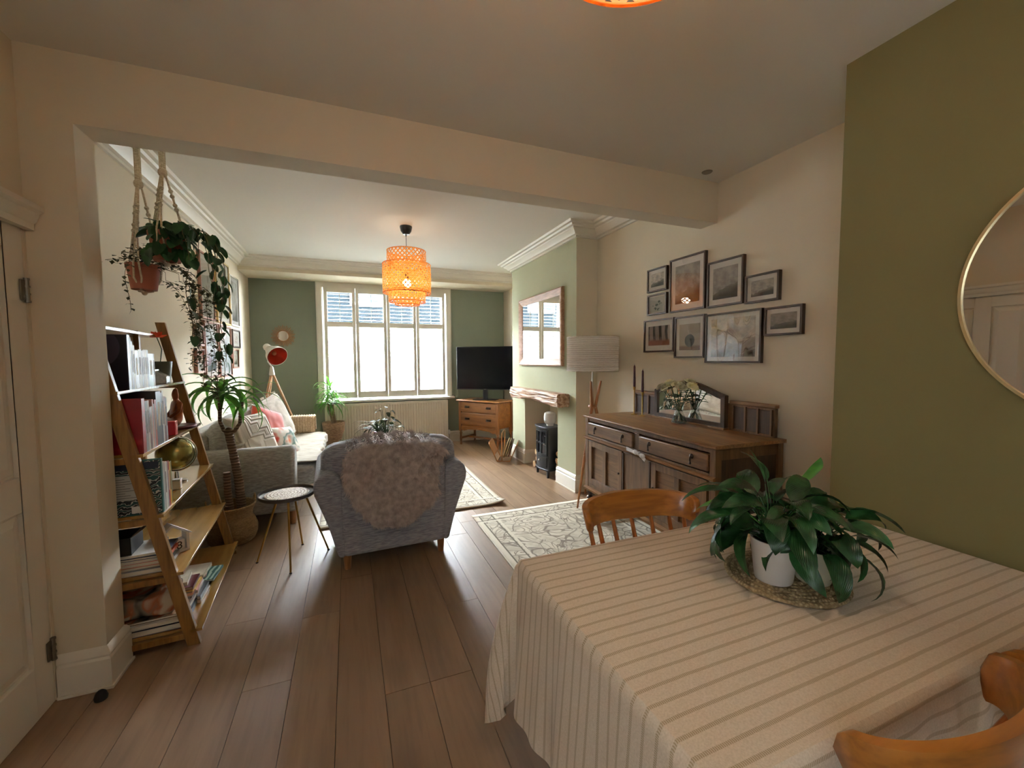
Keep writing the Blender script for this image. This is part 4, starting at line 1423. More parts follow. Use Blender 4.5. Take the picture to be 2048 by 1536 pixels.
# left wall gallery
G2 = 'framed prints above the sofa'
M_cf = wood('copper_brown_frame', '8a5c48', 'a87a62', 'Z', 2, .4)
M_gf = plain('gold_leaf_frame', 'c2a468', .4, metal=.4)
M_wf = plain('white_frame', 'e4e0d6', .5)
xw = XL + .001
def Q_(label, y0, y1, z0, z1, fmat, art, mount=(.05, .05)):
    picture(label, xw, 1, y0, y1, z0, z1, fmat, .018, .03, mount, art, G2)
Q_('tall botanical print in copper frame, left of the top row over the sofa', 4.93, 5.37, 1.88, 2.54, M_cf, artmat('art_b1', 'plant', '8c8478', 'a89a8c', 'b9b5a6', 11))
Q_('tall leafy stem print in gold frame, middle of the top row', 5.46, 6.0, 1.88, 2.60, M_gf, artmat('art_b2', 'plant', '5a6458', '7a8272', 'c6bfa8', 12))
Q_('pale coastal print in white frame, right of the top row', 6.04, 6.46, 1.89, 2.52, M_wf, artmat('art_b3', 'hills', '7d7c74', '9b998e', 'a9a698', 13))
Q_('tall print in brown frame with window reflection, lower row over the sofa', 4.98, 5.43, 1.28, 1.86, M_cf, artmat('art_b4', 'hills', '9aa6ac', 'b6c0c4', 'c6ced0', 14))
Q_('pale botanical drawing in brown frame, middle of the lower row', 5.48, 5.98, 1.27, 1.86, M_cf, artmat('art_b5', 'plant', '7b8686', '98a2a0', 'c2c8c6', 15))
Q_('tiny square print in dark frame, upper right of the lower row', 6.06, 6.44, 1.62, 1.85, M_dkf, artmat('art_b6', 'plant', '8a4a40', 'a07a70', 'd0c4b8', 16), (.06, .03))
Q_('tiny print in brown frame, lowest on the right', 6.03, 6.32, 1.36, 1.60, M_cf, artmat('art_b7', 'hills', '8a8478', 'a9a498', 'c4bfb2', 17), (.04, .03))
Q_('small print in brown frame, upper left of the lower row', 4.74, 4.95, 1.60, 1.80, M_cf, artmat('art_b8', 'plant', '7a7468', '969084', 'c4beb0', 18), (.02, .02))
Q_('small print in copper frame, lowest on the left', 4.72, 4.94, 1.34, 1.57, M_cf, artmat('art_b9', 'plant', '6c665c', '8a8478', 'c4beb0', 19), (.02, .02))
# round brass mirror on the olive breast
rmn = T('round_mirror', 'large round thin brass framed mirror on the olive green wall', 'mirror', (2.049, .36, 1.66))
MM = Matrix.Translation((2.046, .360, 1.665)) @ Matrix.Rotation(R(-90), 4, 'Y')
MB().lathe([(0, 0), (.436, 0), (.436, .012), (0, .012)], n=96, M=MM).build('mirror_glass', M_mirror, rmn)
MB().lathe([(.436, -.002), (.445, -.002), (.445, .02), (.436, .02), (.436, -.002)], n=96, M=MM, close=False).build('frame', M_pgold, rmn)
# ============================================================ sideboard
M_oakd = wood('dark_oak', '5e4228', '86623e', 'Y', .9, .42, coat=.1)
M_oakz = wood('dark_oak_upright', '5a4028', '7c5a3a', 'Z', .9, .45, coat=.08)
M_oakt = wood('worn_oak_top', '7a5636', 'a07648', 'Y', .8, .45, coat=.1)
M_oakm = wood('matt_oak_moulding', '6b4a2e', '8e6842', 'Y', .8, .8, spec=.15)
M_carve = wood('blackened_oak_panel', '3a291c', '523c2a', 'Z', 1.2, .55)
# local frame: +x to the back, +y along; origin at the near front corner on the floor
sb = T('sideboard', 'antique dark oak sideboard with arched mirror back and turned front legs', 'sideboard', (1.925, 1.735, .009), R(-1.2))
L_, D_ = 1.44, .545
K = dict(world=False)
# top with moulded edge
MB().prism([(-.012, .925), (-.02, .932), (-.02, .942), (-.008, .948), (D_, .948), (D_, .925)], -.015, L_ + .015, 'y').build('top', M_oakt, sb, bevel=.002, **K)
cb = MB()
for (y0, y1) in ((0, .045), (L_ - .045, L_)):
    cb.box(.0, .045, y0, y1, .30, .925).box(D_ - .05, D_ - .005, y0, y1, .0, .925)
cb.box(.01, .035, .045, L_ - .045, .895, .925).box(.0, .04, .045, L_ - .045, .755, .775).box(.005, .04, .045, L_ - .045, .30, .345)
cb.box(.005, .03, L_ / 2 - .03, L_ / 2 + .03, .775, .9)
cb.box(D_ - .02, D_ - .01, .03, L_ - .03, .30, .92).box(.02, D_ - .02, .04, L_ - .04, .32, .335)
cb.build('carcass', M_oakz, sb, smooth=False, bevel=.002, **K)
for y in (0.012, L_ - .03):
    MB().box(.045, D_ - .05, y, y + .018, .34, .90).build('side_panel', M_carve if y < .1 else M_oakz, sb, smooth=False, **K)
    for za_, zb_ in ((.855, .925), (.30, .36)):
        MB().box(.04, D_ - .04, y - .004, y + .022, za_, zb_).build('side_rail', M_oakz, sb, smooth=False, bevel=.002, **K)
MB().prism([(-.012, .738), (-.020, .746), (-.016, .756), (.0, .762), (.03, .762), (.03, .738)], .0, L_, 'y').build('ledge_moulding', M_oakm, sb, bevel=.002, **K)
MB().prism([(-.01, .28), (-.015, .30), (.0, .315), (.03, .315), (.03, .28)], -.005, L_ + .005, 'y').build('base_moulding', M_oakm, sb, bevel=.002, **K)
M_brd = plain('aged_brass_handle', '4b4038', .3, metal=.85)
for di, (y0, y1) in enumerate(((.055, L_ / 2 - .035), (L_ / 2 + .035, L_ - .055))):
    dr = MB().box(-.008, .02, y0, y1, .782, .888).build('drawer', M_oakd, sb, bevel=.008, seg=2, **K)
    for hy in (y0 + .12, y1 - .12):
        MB().lathe([(0, -.0), (.016, 0), (.014, .006), (.006, .012), (0, .013)], n=14, M=Matrix.Translation((-.008, hy, .85)) @ Matrix.Rotation(R(-90), 4, 'Y')).tube([(-.018, hy, .85), (-.022, hy, .835), (-.020, hy, .815)], [.005, .006, .004], 8).lathe([(0, -.012), (.007, -.006), (.008, 0), (.004, .008), (0, .01)], (-.020, hy, .81), 10).build('drop_handle', M_brd, dr, **K)
def door(y0, y1, knob_y):
    z0, z1 = .35, .73
    st = .05
    dm = MB().box(-.004, .02, y0, y0 + st, z0, z1).box(-.004, .02, y1 - st, y1, z0, z1).box(-.004, .02, y0 + st, y1 - st, z1 - st, z1).box(-.004, .02, y0 + st, y1 - st, z0, z0 + st)
    m = (y0 + y1) / 2
    dm.box(-.002, .02, m - .022, m + .022, z0 + st, z1 - st)
    do_ = dm.build('cabinet_door', M_oakz, sb, smooth=False, bevel=.003, **K)
    for a, b in ((y0 + st, m - .022), (m + .022, y1 - st)):
        MB().box(.012, .018, a, b, z0 + st, z1 - st).build('door_panel', M_oakd, do_, smooth=False, **K)
    MB().sphere((-.012, knob_y, .55), .009, 10, 8).build('knob', M_brd, do_, **K)
door(L_ - .55, L_ - .06, L_ - .52)
door(.06, .55, .52)
pn = MB().box(.004, .022, .56, L_ - .56, .35, .73)
pn.build('centre_panel', M_oakz, sb, bevel=.003, **K)
for yy in (.565, L_ - .565):
    MB().box(-.006, .006, yy - .006, yy + .006, .36, .72).build('beading', M_carve, sb, **K)
turn = [(.016, 0), (.02, .012), (.014, .03), (.012, .05), (.022, .07), (.03, .10), (.038, .13), (.036, .155), (.02, .175), (.015, .19), (.026, .20), (.026, .215), (.016, .225), (.02, .25), (.026, .30)]
for y in (.03, L_ - .03):
    MB().lathe(turn, (.03, y, 0), 20).build('turned_leg', plain('dark_turned_oak', '3a231b', .3, coat=.4), sb, **K)
    MB().box(.045, D_ - .03, y - .012, y + .012, .06, .085).build('stretcher', M_oakz, sb, **K)
# back gallery with the arched mirror
bk = MB().box(D_ - .045, D_ - .02, .03, L_ - .03, .948, 1.13)
bk.build('back_gallery', M_oakz, sb, bevel=.002, **K)
for y0, y1 in ((.03, .36), (L_ - .34, L_ - .03)):
    MB().box(D_ - .055, D_ - .015, y0 - .005, y1, 1.13, 1.155).build('gallery_rail', M_oakt, sb, bevel=.005, **K)
    MB().box(D_ - .05, D_ - .044, y0 + .02, y1 - .03, .965, 1.115).build('carved_panel', M_carve, sb, bevel=.004, **K)
    for q in (.0, .33, .66, 1.):
        yy = y0 + .02 + (y1 - y0 - .05) * q
        MB().box(D_ - .058, D_ - .044, yy - .006, yy + .006, .96, 1.12).build('carved_stile', M_oakz, sb, **K)
ma, mb_ = .37, L_ - .35
arch = [(ma, .955), (mb_, .955), (mb_, 1.17)]
for i in range(13):
    t = i / 12
    y = mb_ + (ma - mb_) * t
    u = (t - .5) * 2
    arch.append((y, 1.185 + .085 * math.cos(u * PI / 2) ** 1.3))
arch.append((ma, 1.17))
def inset(poly, d):
    n = len(poly)
    c = V((sum(p[0] for p in poly) / n, sum(p[1] for p in poly) / n))
    out = []
    for i in range(n):
        a, b, e = V(poly[i - 1]), V(poly[i]), V(poly[(i + 1) % n])
        n0 = (b - a).normalized()
        n1 = (e - b).normalized()
        m = V((-n0.y - n1.y, n0.x + n1.x))
        m = m / max(.3, m.dot(V((-n0.y, n0.x))))
        out.append(tuple(b + m * d))
    return out
ring_in = inset(arch, .035)
n = len(arch)
x0_, x1_ = D_ - .085, D_ - .05
vs = [(x0_, *p) for p in arch] + [(x1_, *p) for p in arch] + [(x0_, *p) for p in ring_in] + [(x1_, *p) for p in ring_in]
fs = []
for i in range(n):
    j = (i + 1) % n
    fs += [(i, j, j + n, i + n), (i + 2 * n, i + 3 * n, j + 3 * n, j + 2 * n), (i, i + 2 * n, j + 2 * n, j), (i + n, j + n, j + 3 * n, i + 3 * n)]
MB().add(vs, fs).build('mirror_frame', M_carve, sb, bevel=.002, **K)
MB().prism(inset(arch, .03), D_ - .072, D_ - .066, 'x').build('mirror_glass', M_mirror, sb, smooth=False, **K)
MB().box(D_ - .10, D_ - .045, ma - .01, mb_ + .01, .948, .962).build('mirror_shelf', M_oakt, sb, bevel=.002, **K)

def candle(x, y, z0, h, label, lean=0):
    t = T('candlestick', label, 'candle', (x, y, z0), 0, 'burgundy candles on the sideboard')
    MB().lathe([(0, 0), (.028, 0), (.028, .006), (.006, .012), (.0045, .02), (.0045, h - .02), (.009, h - .015), (.011, h), (.013, h + .012), (0, h + .012)], (x, y, z0), 20).build('brass_stem', M_gold, t)
    MB().lathe([(.0105, h + .005), (.0115, h + .05), (.0095, h + .12), (.0085, h + .19), (.002, h + .205), (0, h + .205)], (x, y, z0), 14).build('taper_candle', plain('burgundy_wax', '4a1018', .35), t)
    MB().cyl((x, y, z0 + h + .2), (x, y, z0 + h + .215), .001, n=5).build('wick', M_black, t)
candle(2.352, 3.01, .957, .235, 'burgundy taper candle in a brass holder at the far end of the sideboard')
candle(2.352, 2.90, .957, .195, 'burgundy taper candle on a tall thin brass stick, the one nearer the mirror')
# glass vase with cream roses
vs_ = T('glass_vase', 'clear flared glass vase of water standing in front of the sideboard mirror', 'vase', (2.335, 2.455, .957))
MB().lathe([(0, .002), (.055, .002), (.058, .006), (.045, .05), (.030, .09), (.030, .10), (.034, .13), (.040, .165), (.038, .165), (.032, .13), (.027, .10), (.027, .09), (.042, .05), (.054, .01), (0, .008)], (2.335, 2.455, .957), 32).build('vessel', glass('vase_glass', (.93, .96, .96), 1.6), vs_, angle=60)
MB().lathe([(0, .0095), (.052, .0095), (.0415, .048), (.034, .068), (0, .068)], (2.335, 2.455, .957), 32).build('water', glass('vase_water', (.86, .9, .9), 1.), vs_, angle=60)
M_stem = plain('flower_stem', '35502a', .5, var=.2)
M_dleaf = leafmat('rose_leaf', '1d3a1c', '2c4f28', .4)
M_rose = leafmat('cream_rose_petal', 'e6e0b8', 'f4f0d8', .6, trans=.3)
def petal(mb, c, axis, o1, o2, ang0, r_, h, span, curl):
    def fn(a, b):
        th = ang0 + (a * 2 - 1) * span * math.sin(PI * (.22 + .62 * b)) ** .7
        d = o1 * math.cos(th) + o2 * math.sin(th)
        rad_ = r_ * (.30 + .70 * math.sin(b * PI / 2)) + curl * max(0, b - .6) ** 1.5
        return c + d * rad_ + axis * (-.018 + h * b - curl * .8 * max(0, b - .65) - .10 * r_ * abs(a * 2 - 1) ** 2)
    mb.grid(fn, 7, 7)
rr = random.Random(4)
rose_heads = []
for i, (dx, dy, dz) in enumerate(((-.06, .135, 1.235), (-.02, .085, 1.272), (-.075, .075, 1.222), (.03, .12, 1.25), (-.06, -.085, 1.245), (-.01, -.145, 1.25), (-.05, -.03, 1.262), (.02, -.095, 1.282), (.04, .02, 1.262))):
    hc_ = V((2.335 + dx, 2.455 + dy, dz))
    t = T('rose', 'cream rose in the glass vase, ' + ['far left bloom', 'upper bloom of the left cluster', 'lowest bloom of the left cluster', 'back bloom of the left cluster', 'front bloom of the right cluster', 'far right bloom', 'bloom between both clusters', 'highest bloom of the right cluster', 'back centre bloom'][i], 'flower', tuple(hc_), 0, 'cream roses in the vase')
    base = V((2.335 - dx * .45, 2.455 - dy * .4, .975))
    neck = V((2.335 + dx * .15, 2.455 + dy * .15, 1.07))
    MB().tube([base, neck, neck.lerp(hc_, .6), hc_], .0024, 6).build('stem', M_stem, t)
    mb = MB()
    axis = (hc_ - neck).normalized()
    o1 = axis.orthogonal().normalized()
    o2 = axis.cross(o1)
    for n_, r_, h, span, curl in ((3, .008, .034, 1.3, 0), (4, .014, .036, 1.0, .004), (5, .021, .036, .85, .014), (6, .028, .034, .72, .030), (7, .034, .028, .62, .050)):
        for k in range(n_):
            petal(mb, hc_, axis, o1, o2, 2 * PI * k / n_ + r_ * 60 + rr.random() * .3, r_ * rr.uniform(.93, 1.05), h, span, curl)
    mb.build('bloom', M_rose, t, angle=180)
    mb = MB()
    for k in range(4):
        f = neck.lerp(hc_, rr.uniform(.2, .75))
        a = rr.uniform(0, 2 * PI)
        d = V((math.cos(a), math.sin(a), rr.uniform(-.1, .5)))
        sd = d.cross(V((0, 0, 1))).normalized()
        def lf(u, v):
            s = u * 2 - 1
            return f + d * .055 * v + sd * s * .016 * math.sin(PI * min(1, v * .95 + .04)) + V((0, 0, -.02 * v * v + .004 * abs(s)))
        mb.grid(lf, 5, 6)
    mb.build('foliage', M_dleaf, t, angle=180)
# white ribbon bow hung on the drawer
bw = T('ribbon_bow', 'small white ribbon bow tied at the middle of the sideboard drawers', 'ribbon', (1.895, 2.42, .80))
M_rib = fabric('white_ribbon', 'cfcdd0', 'e6e4e6', (80, 80, 80), .3)
bp = V((1.905, 2.40, .778))
mb = MB()
for s in (-1, 1):
    mb.sphere(tuple(bp + V((0, s * .036 - .02, -.004 + s * .006))), .03, 12, 8, sc=(.45, 1., .6))
mb.sphere(tuple(bp + V((0, -.02, 0))), .015, 10, 8)
mb.build('knot', M_rib, bw)
MB().prism([(bp.y + .02, bp.z + .010), (bp.y + .12, bp.z + .022), (bp.y + .12, bp.z - .006), (bp.y + .02, bp.z - .010)], bp.x - .002, bp.x + .001, 'x').build('tail', M_rib, bw)
MB().prism([(bp.y - .04, bp.z), (bp.y - .095, bp.z - .022), (bp.y - .085, bp.z - .048), (bp.y - .03, bp.z - .018)], bp.x - .002, bp.x + .001, 'x').build('tail', M_rib, bw)

# ============================================================ dining table, cloth, mat, pots
dt = T('dining_table', 'wooden dining table hidden under the striped cloth, one leg visible', 'table', (1.28, .88, 0))
M_org = wood('orange_pine', '9a5420', 'bf7434', 'Z', .8, .35, coat=.3)
TX0, TX1, TY0, TY1, TZ = .54, 2.02, .46, 1.30, .748
MB().box(TX0, TX1, TY0, TY1, .715, TZ).build('tabletop', wood('pine_top', '9a5a26', 'bd7a3c', 'X', .8, .35), dt, bevel=.01, seg=3)
MB().box(TX0 + .08, TX1 - .08, TY0 + .08, TY0 + .10, .62, .715).box(TX0 + .08, TX1 - .08, TY1 - .10, TY1 - .08, .62, .715).box(TX0 + .08, TX0 + .10, TY0 + .08, TY1 - .08, .62, .715).box(TX1 - .10, TX1 - .08, TY0 + .08, TY1 - .08, .62, .715).build('apron', M_org, dt, smooth=False)
for x in (TX0 + .10, TX1 - .10):
    for y in (TY0 + .10, TY1 - .10):
        MB().lathe([(.022, 0), (.03, .03), (.024, .06), (.035, .2), (.04, .35), (.03, .45), (.036, .47), (.03, .50), (.04, .52), (.04, .715)], (x, y, 0), 18).build('leg', M_org, dt)
# tablecloth: perimeter skirt around a rounded rectangle, stripes follow the unfolded cloth
tc_ = NT('striped_table_linen')
tcn = tc_.n('ShaderNodeTexCoord')
sp = tc_.n('ShaderNodeSeparateXYZ')
tc_.l(tcn.outputs['UV'], sp.inputs[0])
def mth(s, op, x, y=0.):
    m = s.n('ShaderNodeMath', operation=op)
    for i, v in ((0, x), (1, y)):
        if isinstance(v, (int, float)):
            m.inputs[i].default_value = v
        else:
            s.l(v, m.inputs[i])
    return m.outputs[0]
fr_ = mth(tc_, 'FRACT', mth(tc_, 'DIVIDE', sp.outputs[1], .0385))
ab_ = mth(tc_, 'ABSOLUTE', mth(tc_, 'SUBTRACT', fr_, .5))
band = tc_.ramp(ab_, [(.09, (1., 1., 1.)), (.13, (0., 0., 0.))])
fx_ = mth(tc_, 'FRACT', mth(tc_, 'ADD', mth(tc_, 'DIVIDE', sp.outputs[0], .0046), mth(tc_, 'MULTIPLY', ab_, 1.2)))
dash = tc_.ramp(fx_, [(.40, (1., 1., 1.)), (.52, (.30, .30, .30))])
nzc = tc_.n('ShaderNodeTexNoise', i_Scale=260.0)
tc_.l(tcn.outputs['Object'], nzc.inputs['Vector'])
basec = tc_.ramp(nzc.outputs[0], [(.3, 'd2c2ac'), (.7, 'e2d3c0')])
msk = tc_.n('ShaderNodeMix', data_type='RGBA', blend_type='MULTIPLY')
msk.inputs[0].default_value = 1
tc_.l(band, msk.inputs[6])
tc_.l(dash, msk.inputs[7])
tc_.col(tc_.mix(msk.outputs[2], basec, 'ab9674'))
tc_.p(Roughness=.85)
tc_.b.inputs['Sheen Weight'].default_value = .15
tc_.bump(nzc.outputs[0], .25, .002)
cl = T('tablecloth', 'cream tablecloth with stitched stripes covering the dining table', 'tablecloth', (1.28, .88, TZ))
mb = MB()
mb.uv = []
zt = TZ + .004
NX, NY = 90, 60
def wr(x, y):
    e = min(x - TX0, TX1 - x, y - TY0, TY1 - y)
    f = max(0, min(1, e / .06))
    return f * (.0022 * noise.noise(V((x * 5, y * 18, 3))) + .0012 * noise.noise(V((x * 17, y * 9, 8))) + .002)
top_vs = []
for j in range(NY):
    for i in range(NX):
        x = TX0 + (TX1 - TX0) * i / (NX - 1)
        y = TY0 + (TY1 - TY0) * j / (NY - 1)
        top_vs.append((x, y, zt + wr(x, y)))
        mb.uv.append((x, y))
mb.add(top_vs, [(j * NX + i, j * NX + i + 1, (j + 1) * NX + i + 1, (j + 1) * NX + i) for j in range(NY - 1) for i in range(NX - 1)])
# perimeter list with corner fans
per = []
def seg(x0, y0, x1, y1, nx, ny, n_):
    for k in range(n_):
        t = k / n_
        per.append((x0 + (x1 - x0) * t, y0 + (y1 - y0) * t, nx, ny, 0))
def corner(x, y, a0, a1, n_=14):
    for k in range(n_):
        a = a0 + (a1 - a0) * k / n_
        c_ = math.sin(PI * k / n_)
        per.append((x, y, math.cos(a), math.sin(a), c_))
seg(TX0, TY0, TX0, TY1, -1, 0, 90)
corner(TX0, TY1, PI, PI / 2)
seg(TX0, TY1, TX1, TY1, 0, 1, 120)
corner(TX1, TY1, PI / 2, 0)
seg(TX1, TY1, TX1, TY0, 1, 0, 60)
corner(TX1, TY0, 0, -PI / 2)
seg(TX1, TY0, TX0, TY0, 0, -1, 120)
corner(TX0, TY0, -PI / 2, -PI)
NP, ND = len(per), 26
DROP = .50
ks = len(mb.v)
vs, us = [], []
for d in range(ND):
    dd = d / (ND - 1)
    for i, (x, y, nx, ny, c_) in enumerate(per):
        drop = DROP * (1 + .34 * c_)
        if abs(ny) > .9 and c_ < .5:      # shorter over the chair seats on the long sides
            kk = max(0, min(1, (min(x - TX0, TX1 - x) - .05) / .22))
            drop = DROP * (1 - .52 * kk * kk * (3 - 2 * kk))
        if nx > .3:                      # against the wall the cloth is tucked
            drop *= .9
        s = drop * dd
        out = .004 + .006 * min(1, s / .012) ** .5
        al = (x * 1.0 - y * 1.0) if abs(nx) > abs(ny) else x
        q = (x + y) if c_ < .01 else x + y
        flare = .03 * dd + c_ * (.095 * math.sin(min(1, dd * 1.15) * PI * .55)) + (.012 * math.sin(q * 22 + 1.3) + .008 * math.sin(q * 47)) * dd ** 1.2 * (1 - .6 * c_)
        if c_ > 0:
            flare += .02 * math.sin(c_ * 9) * dd
        if nx > .3:
            out, flare = .008, .006 * dd
        if s < .012:
            zz = zt - s
        zz = zt - s * (1 - .05 * c_)
        fold = .035 * dd * c_ * (1 if i % 2 else -1) * 0
        vs.append((x + nx * (out * (1 if s > 0 else 0) + flare), y + ny * (out * (1 if s > 0 else 0) + flare), zz))
        us.append((x + nx * s, y + ny * s))
mb.uv += us
mb.add(vs, [(d * NP + i, d * NP + (i + 1) % NP, (d + 1) * NP + (i + 1) % NP, (d + 1) * NP + i) for d in range(ND - 1) for i in range(NP)])
clo = mb.build('cloth', tc_.m, cl, angle=180)
# placemat
pmx, pmy = 1.262, .872
pmt = T('placemat', 'round braided jute placemat under the plant pots', 'placemat', (pmx, pmy, TZ + .006))
ju = NT('braided_jute')
vj = ju.n('ShaderNodeTexVoronoi', i_Scale=120.0)
ju.l(ju.coord(), vj.inputs['Vector'])
ju.col(ju.ramp(vj.outputs['Distance'], [(.1, 'c2ae88'), (.6, '8e7a58')]))
ju.bump(vj.outputs['Distance'], 1., .004)
ju.p(Roughness=.9)
mb = MB()
pts = []
turns = 9
for k in range(turns * 44 + 1):
    t = k / 44
    r_ = .008 + t * .0178
    a = 2 * PI * t
    pts.append((pmx + r_ * math.cos(a), pmy + r_ * math.sin(a), TZ + .0145))
mb.tube(pts, .0092, 8)
mb.v = [(x, y, TZ + .0145 + (z - TZ - .0145) * .75 + .0015 * math.sin((x * 700 + y * 500))) for x, y, z in mb.v]
mb.build('braid', ju.m, pmt, angle=180)
# ---- potted peace lilies
M_pot = plain('white_glazed_pot', 'd6d2cc', .35, var=.02)
M_pot2 = plain('cream_matt_pot', 'c9c8b0', .6, var=.04)
M_lily = leafmat('dark_glossy_leaf', '1b3a1e', '2e5a30', .27, trans=.12)
M_lily2 = leafmat('fresh_green_leaf', '2f6a26', '4c8c30', .32, trans=.25)
def leaf_mesh(L, Wd_, droop, fold=.25, wave=0, shape='lance', n=9, m=5, seed=0, twist=0):
    """leaf along +x from the origin, drooping in -z; returns MB in local space with uv"""
    mb = MB()
    mb.uv = []
    vs = []
    x = z = 0.
    ang_ = 0.
    rows = []
    for j in range(n):
        t = j / (n - 1)
        if shape == 'lance':
            w_ = Wd_ * (math.sin(PI * t ** .8) ** .8) * (1 - .15 * t) if 0 < t < 1 else 0.0006
        elif shape == 'heart':
            w_ = Wd_ * (1.0 * math.sqrt(max(0, 1 - (2 * t ** .75 - 1) ** 2))) * (1.05 - .35 * t) if 0 < t < 1 else (.35 * Wd_ if t == 0 else .0006)
        else:
            w_ = Wd_ * (min(1, .55 + t * 1.4)) * (1 - t ** 2.2) + .0006
        rows.append((x, z, ang_, w_, t))
        ang_ = -droop * (t + .5 / (n - 1)) ** 1.1
        x += L / (n - 1) * math.cos(ang_)
        z += L / (n - 1) * math.sin(ang_)
    for x, z, a, w_, t in rows:
        for i in range(m):
            s = i / (m - 1) * 2 - 1
            up_ = abs(s) * fold * w_ + wave * w_ * math.sin(t * 9 + seed + (2 if s > 0 else 0)) * abs(s)
            back = (-.28 * Wd_ * abs(s) if shape == 'heart' and t < .2 else 0)
            vs.append((x - up_ * math.sin(a) + back, s * w_ * (1 - .1 * abs(s)), z + up_ * math.cos(a)))
            mb.uv.append((t, s * .5 + .5))
    mb.add(vs, [(j * m + i, (j + 1) * m + i, (j + 1) * m + i + 1, j * m + i + 1) for j in range(n - 1) for i in range(m - 1)])
    return mb
def place_leaf(mb, base, az, el, roll=0):
    M = Matrix.Translation(base) @ Matrix.Rotation(az, 4, 'Z') @ Matrix.Rotation(-el, 4, 'Y') @ Matrix.Rotation(roll, 4, 'X')
    mb.v = [tuple(M @ V(p)) for p in mb.v]
    return mb
def pot_plant(name, label, c, rt, rb, h, mat):
    t = T(name, label, 'plant', c)
    MB().lathe([(0, 0), (rb, 0), (rb + .002, .004), (rt, h), (rt - .005, h), (rt - .008, h - .015), (0, h - .015)], c, 40).build('pot', mat, t, angle=40)
    MB().lathe([(0, h - .012), (rt - .006, h - .012)], c, 24, close=False).build('soil', M_soil, t)
    return t
ql = random.Random(21)
lz = TZ + .022
ly = pot_plant('peace_lily', 'large peace lily with glossy dark drooping leaves in a tall white pot on the placemat', (1.205, .862, lz), .066, .050, .128, M_pot)
def lily_leaf(root, bc, az, reach, hz, L, Wd_, droop, el, mat, seed):
    b0 = V(bc) + V((.02 * math.cos(az), .02 * math.sin(az), 0))
    b1 = V(bc) + V((reach * math.cos(az), reach * math.sin(az), hz))
    mid = b0.lerp(b1, .5) + V((-.15 * reach * math.cos(az), -.15 * reach * math.sin(az), .15 * hz))
    lb = leaf_mesh(L, Wd_, droop, .22, .06, 'lance', 10, 5, seed)
    place_leaf(lb, b1, az + ql.uniform(-.25, .25), el, ql.uniform(-.8, .8))
    k = len(lb.v)
    st_ = MB().tube([b0, mid, b1], [.0028, .0024, .0018], 5)
    lb.v += st_.v
    lb.f += [tuple(i + k for i in f) for f in st_.f]
    lb.mi += [0] * len(st_.f)
    lb.uv += [(0, .5)] * len(st_.v)
    lb.build('leaf', mat, root, angle=180)
bc = (1.205, .862, lz + .11)
N1 = 74
for i in range(N1):
    az = 2 * PI * (i * .618034) + ql.uniform(-.2, .2)
    lvl = i / N1
    if lvl < .55 and abs((az + R(125) + PI) % (2 * PI) - PI) < R(52) and i % 7:
        continue
    hz = .02 + .12 * lvl + ql.uniform(-.015, .02)
    reach = .035 + .085 * (1 - lvl * .65) * ql.uniform(.7, 1.15)
    el = R(-25 + 75 * lvl + ql.uniform(-12, 12))
    lily_leaf(ly, bc, az, reach, hz, ql.uniform(.12, .175), ql.uniform(.028, .040), ql.uniform(1.2, 2.3), el, M_lily2 if i in (37, 41, 44) else M_lily, i)
# the reaching leaves at the sides
for az, reach, hz, L, Wd_, dr, el, mt_ in ((R(-35), .16, .115, .20, .03, 1.1, R(12), M_lily), (R(5), .15, .17, .16, .034, -.5, R(10), M_lily2), (R(150), .12, .15, .17, .026, 1.3, R(25), M_lily), (R(110), .03, .18, .11, .018, .3, R(75), M_lily), (R(165), .14, .10, .16, .024, 1.6, R(10), M_lily), (R(60), .06, .18, .15, .028, .8, R(45), M_lily)):
    lily_leaf(ly, bc, az, reach, hz, L, Wd_, dr, el, mt_, 5)
ly2 = pot_plant('peace_lily', 'smaller peace lily in a short cream pot behind the white pot on the placemat', (1.312, .812, lz), .052, .044, .10, M_pot2)
bc2 = (1.312, .812, lz + .085)
for i in range(30):
    az = 2 * PI * (i * .618034) + 1
    lvl = i / 30
    lily_leaf(ly2, bc2, az, .03 + .07 * (1 - lvl * .5) * ql.uniform(.7, 1.2), .03 + .10 * lvl, ql.uniform(.11, .16), ql.uniform(.026, .036), ql.uniform(1.2, 2.3), R(-10 + 55 * lvl), M_lily, i)

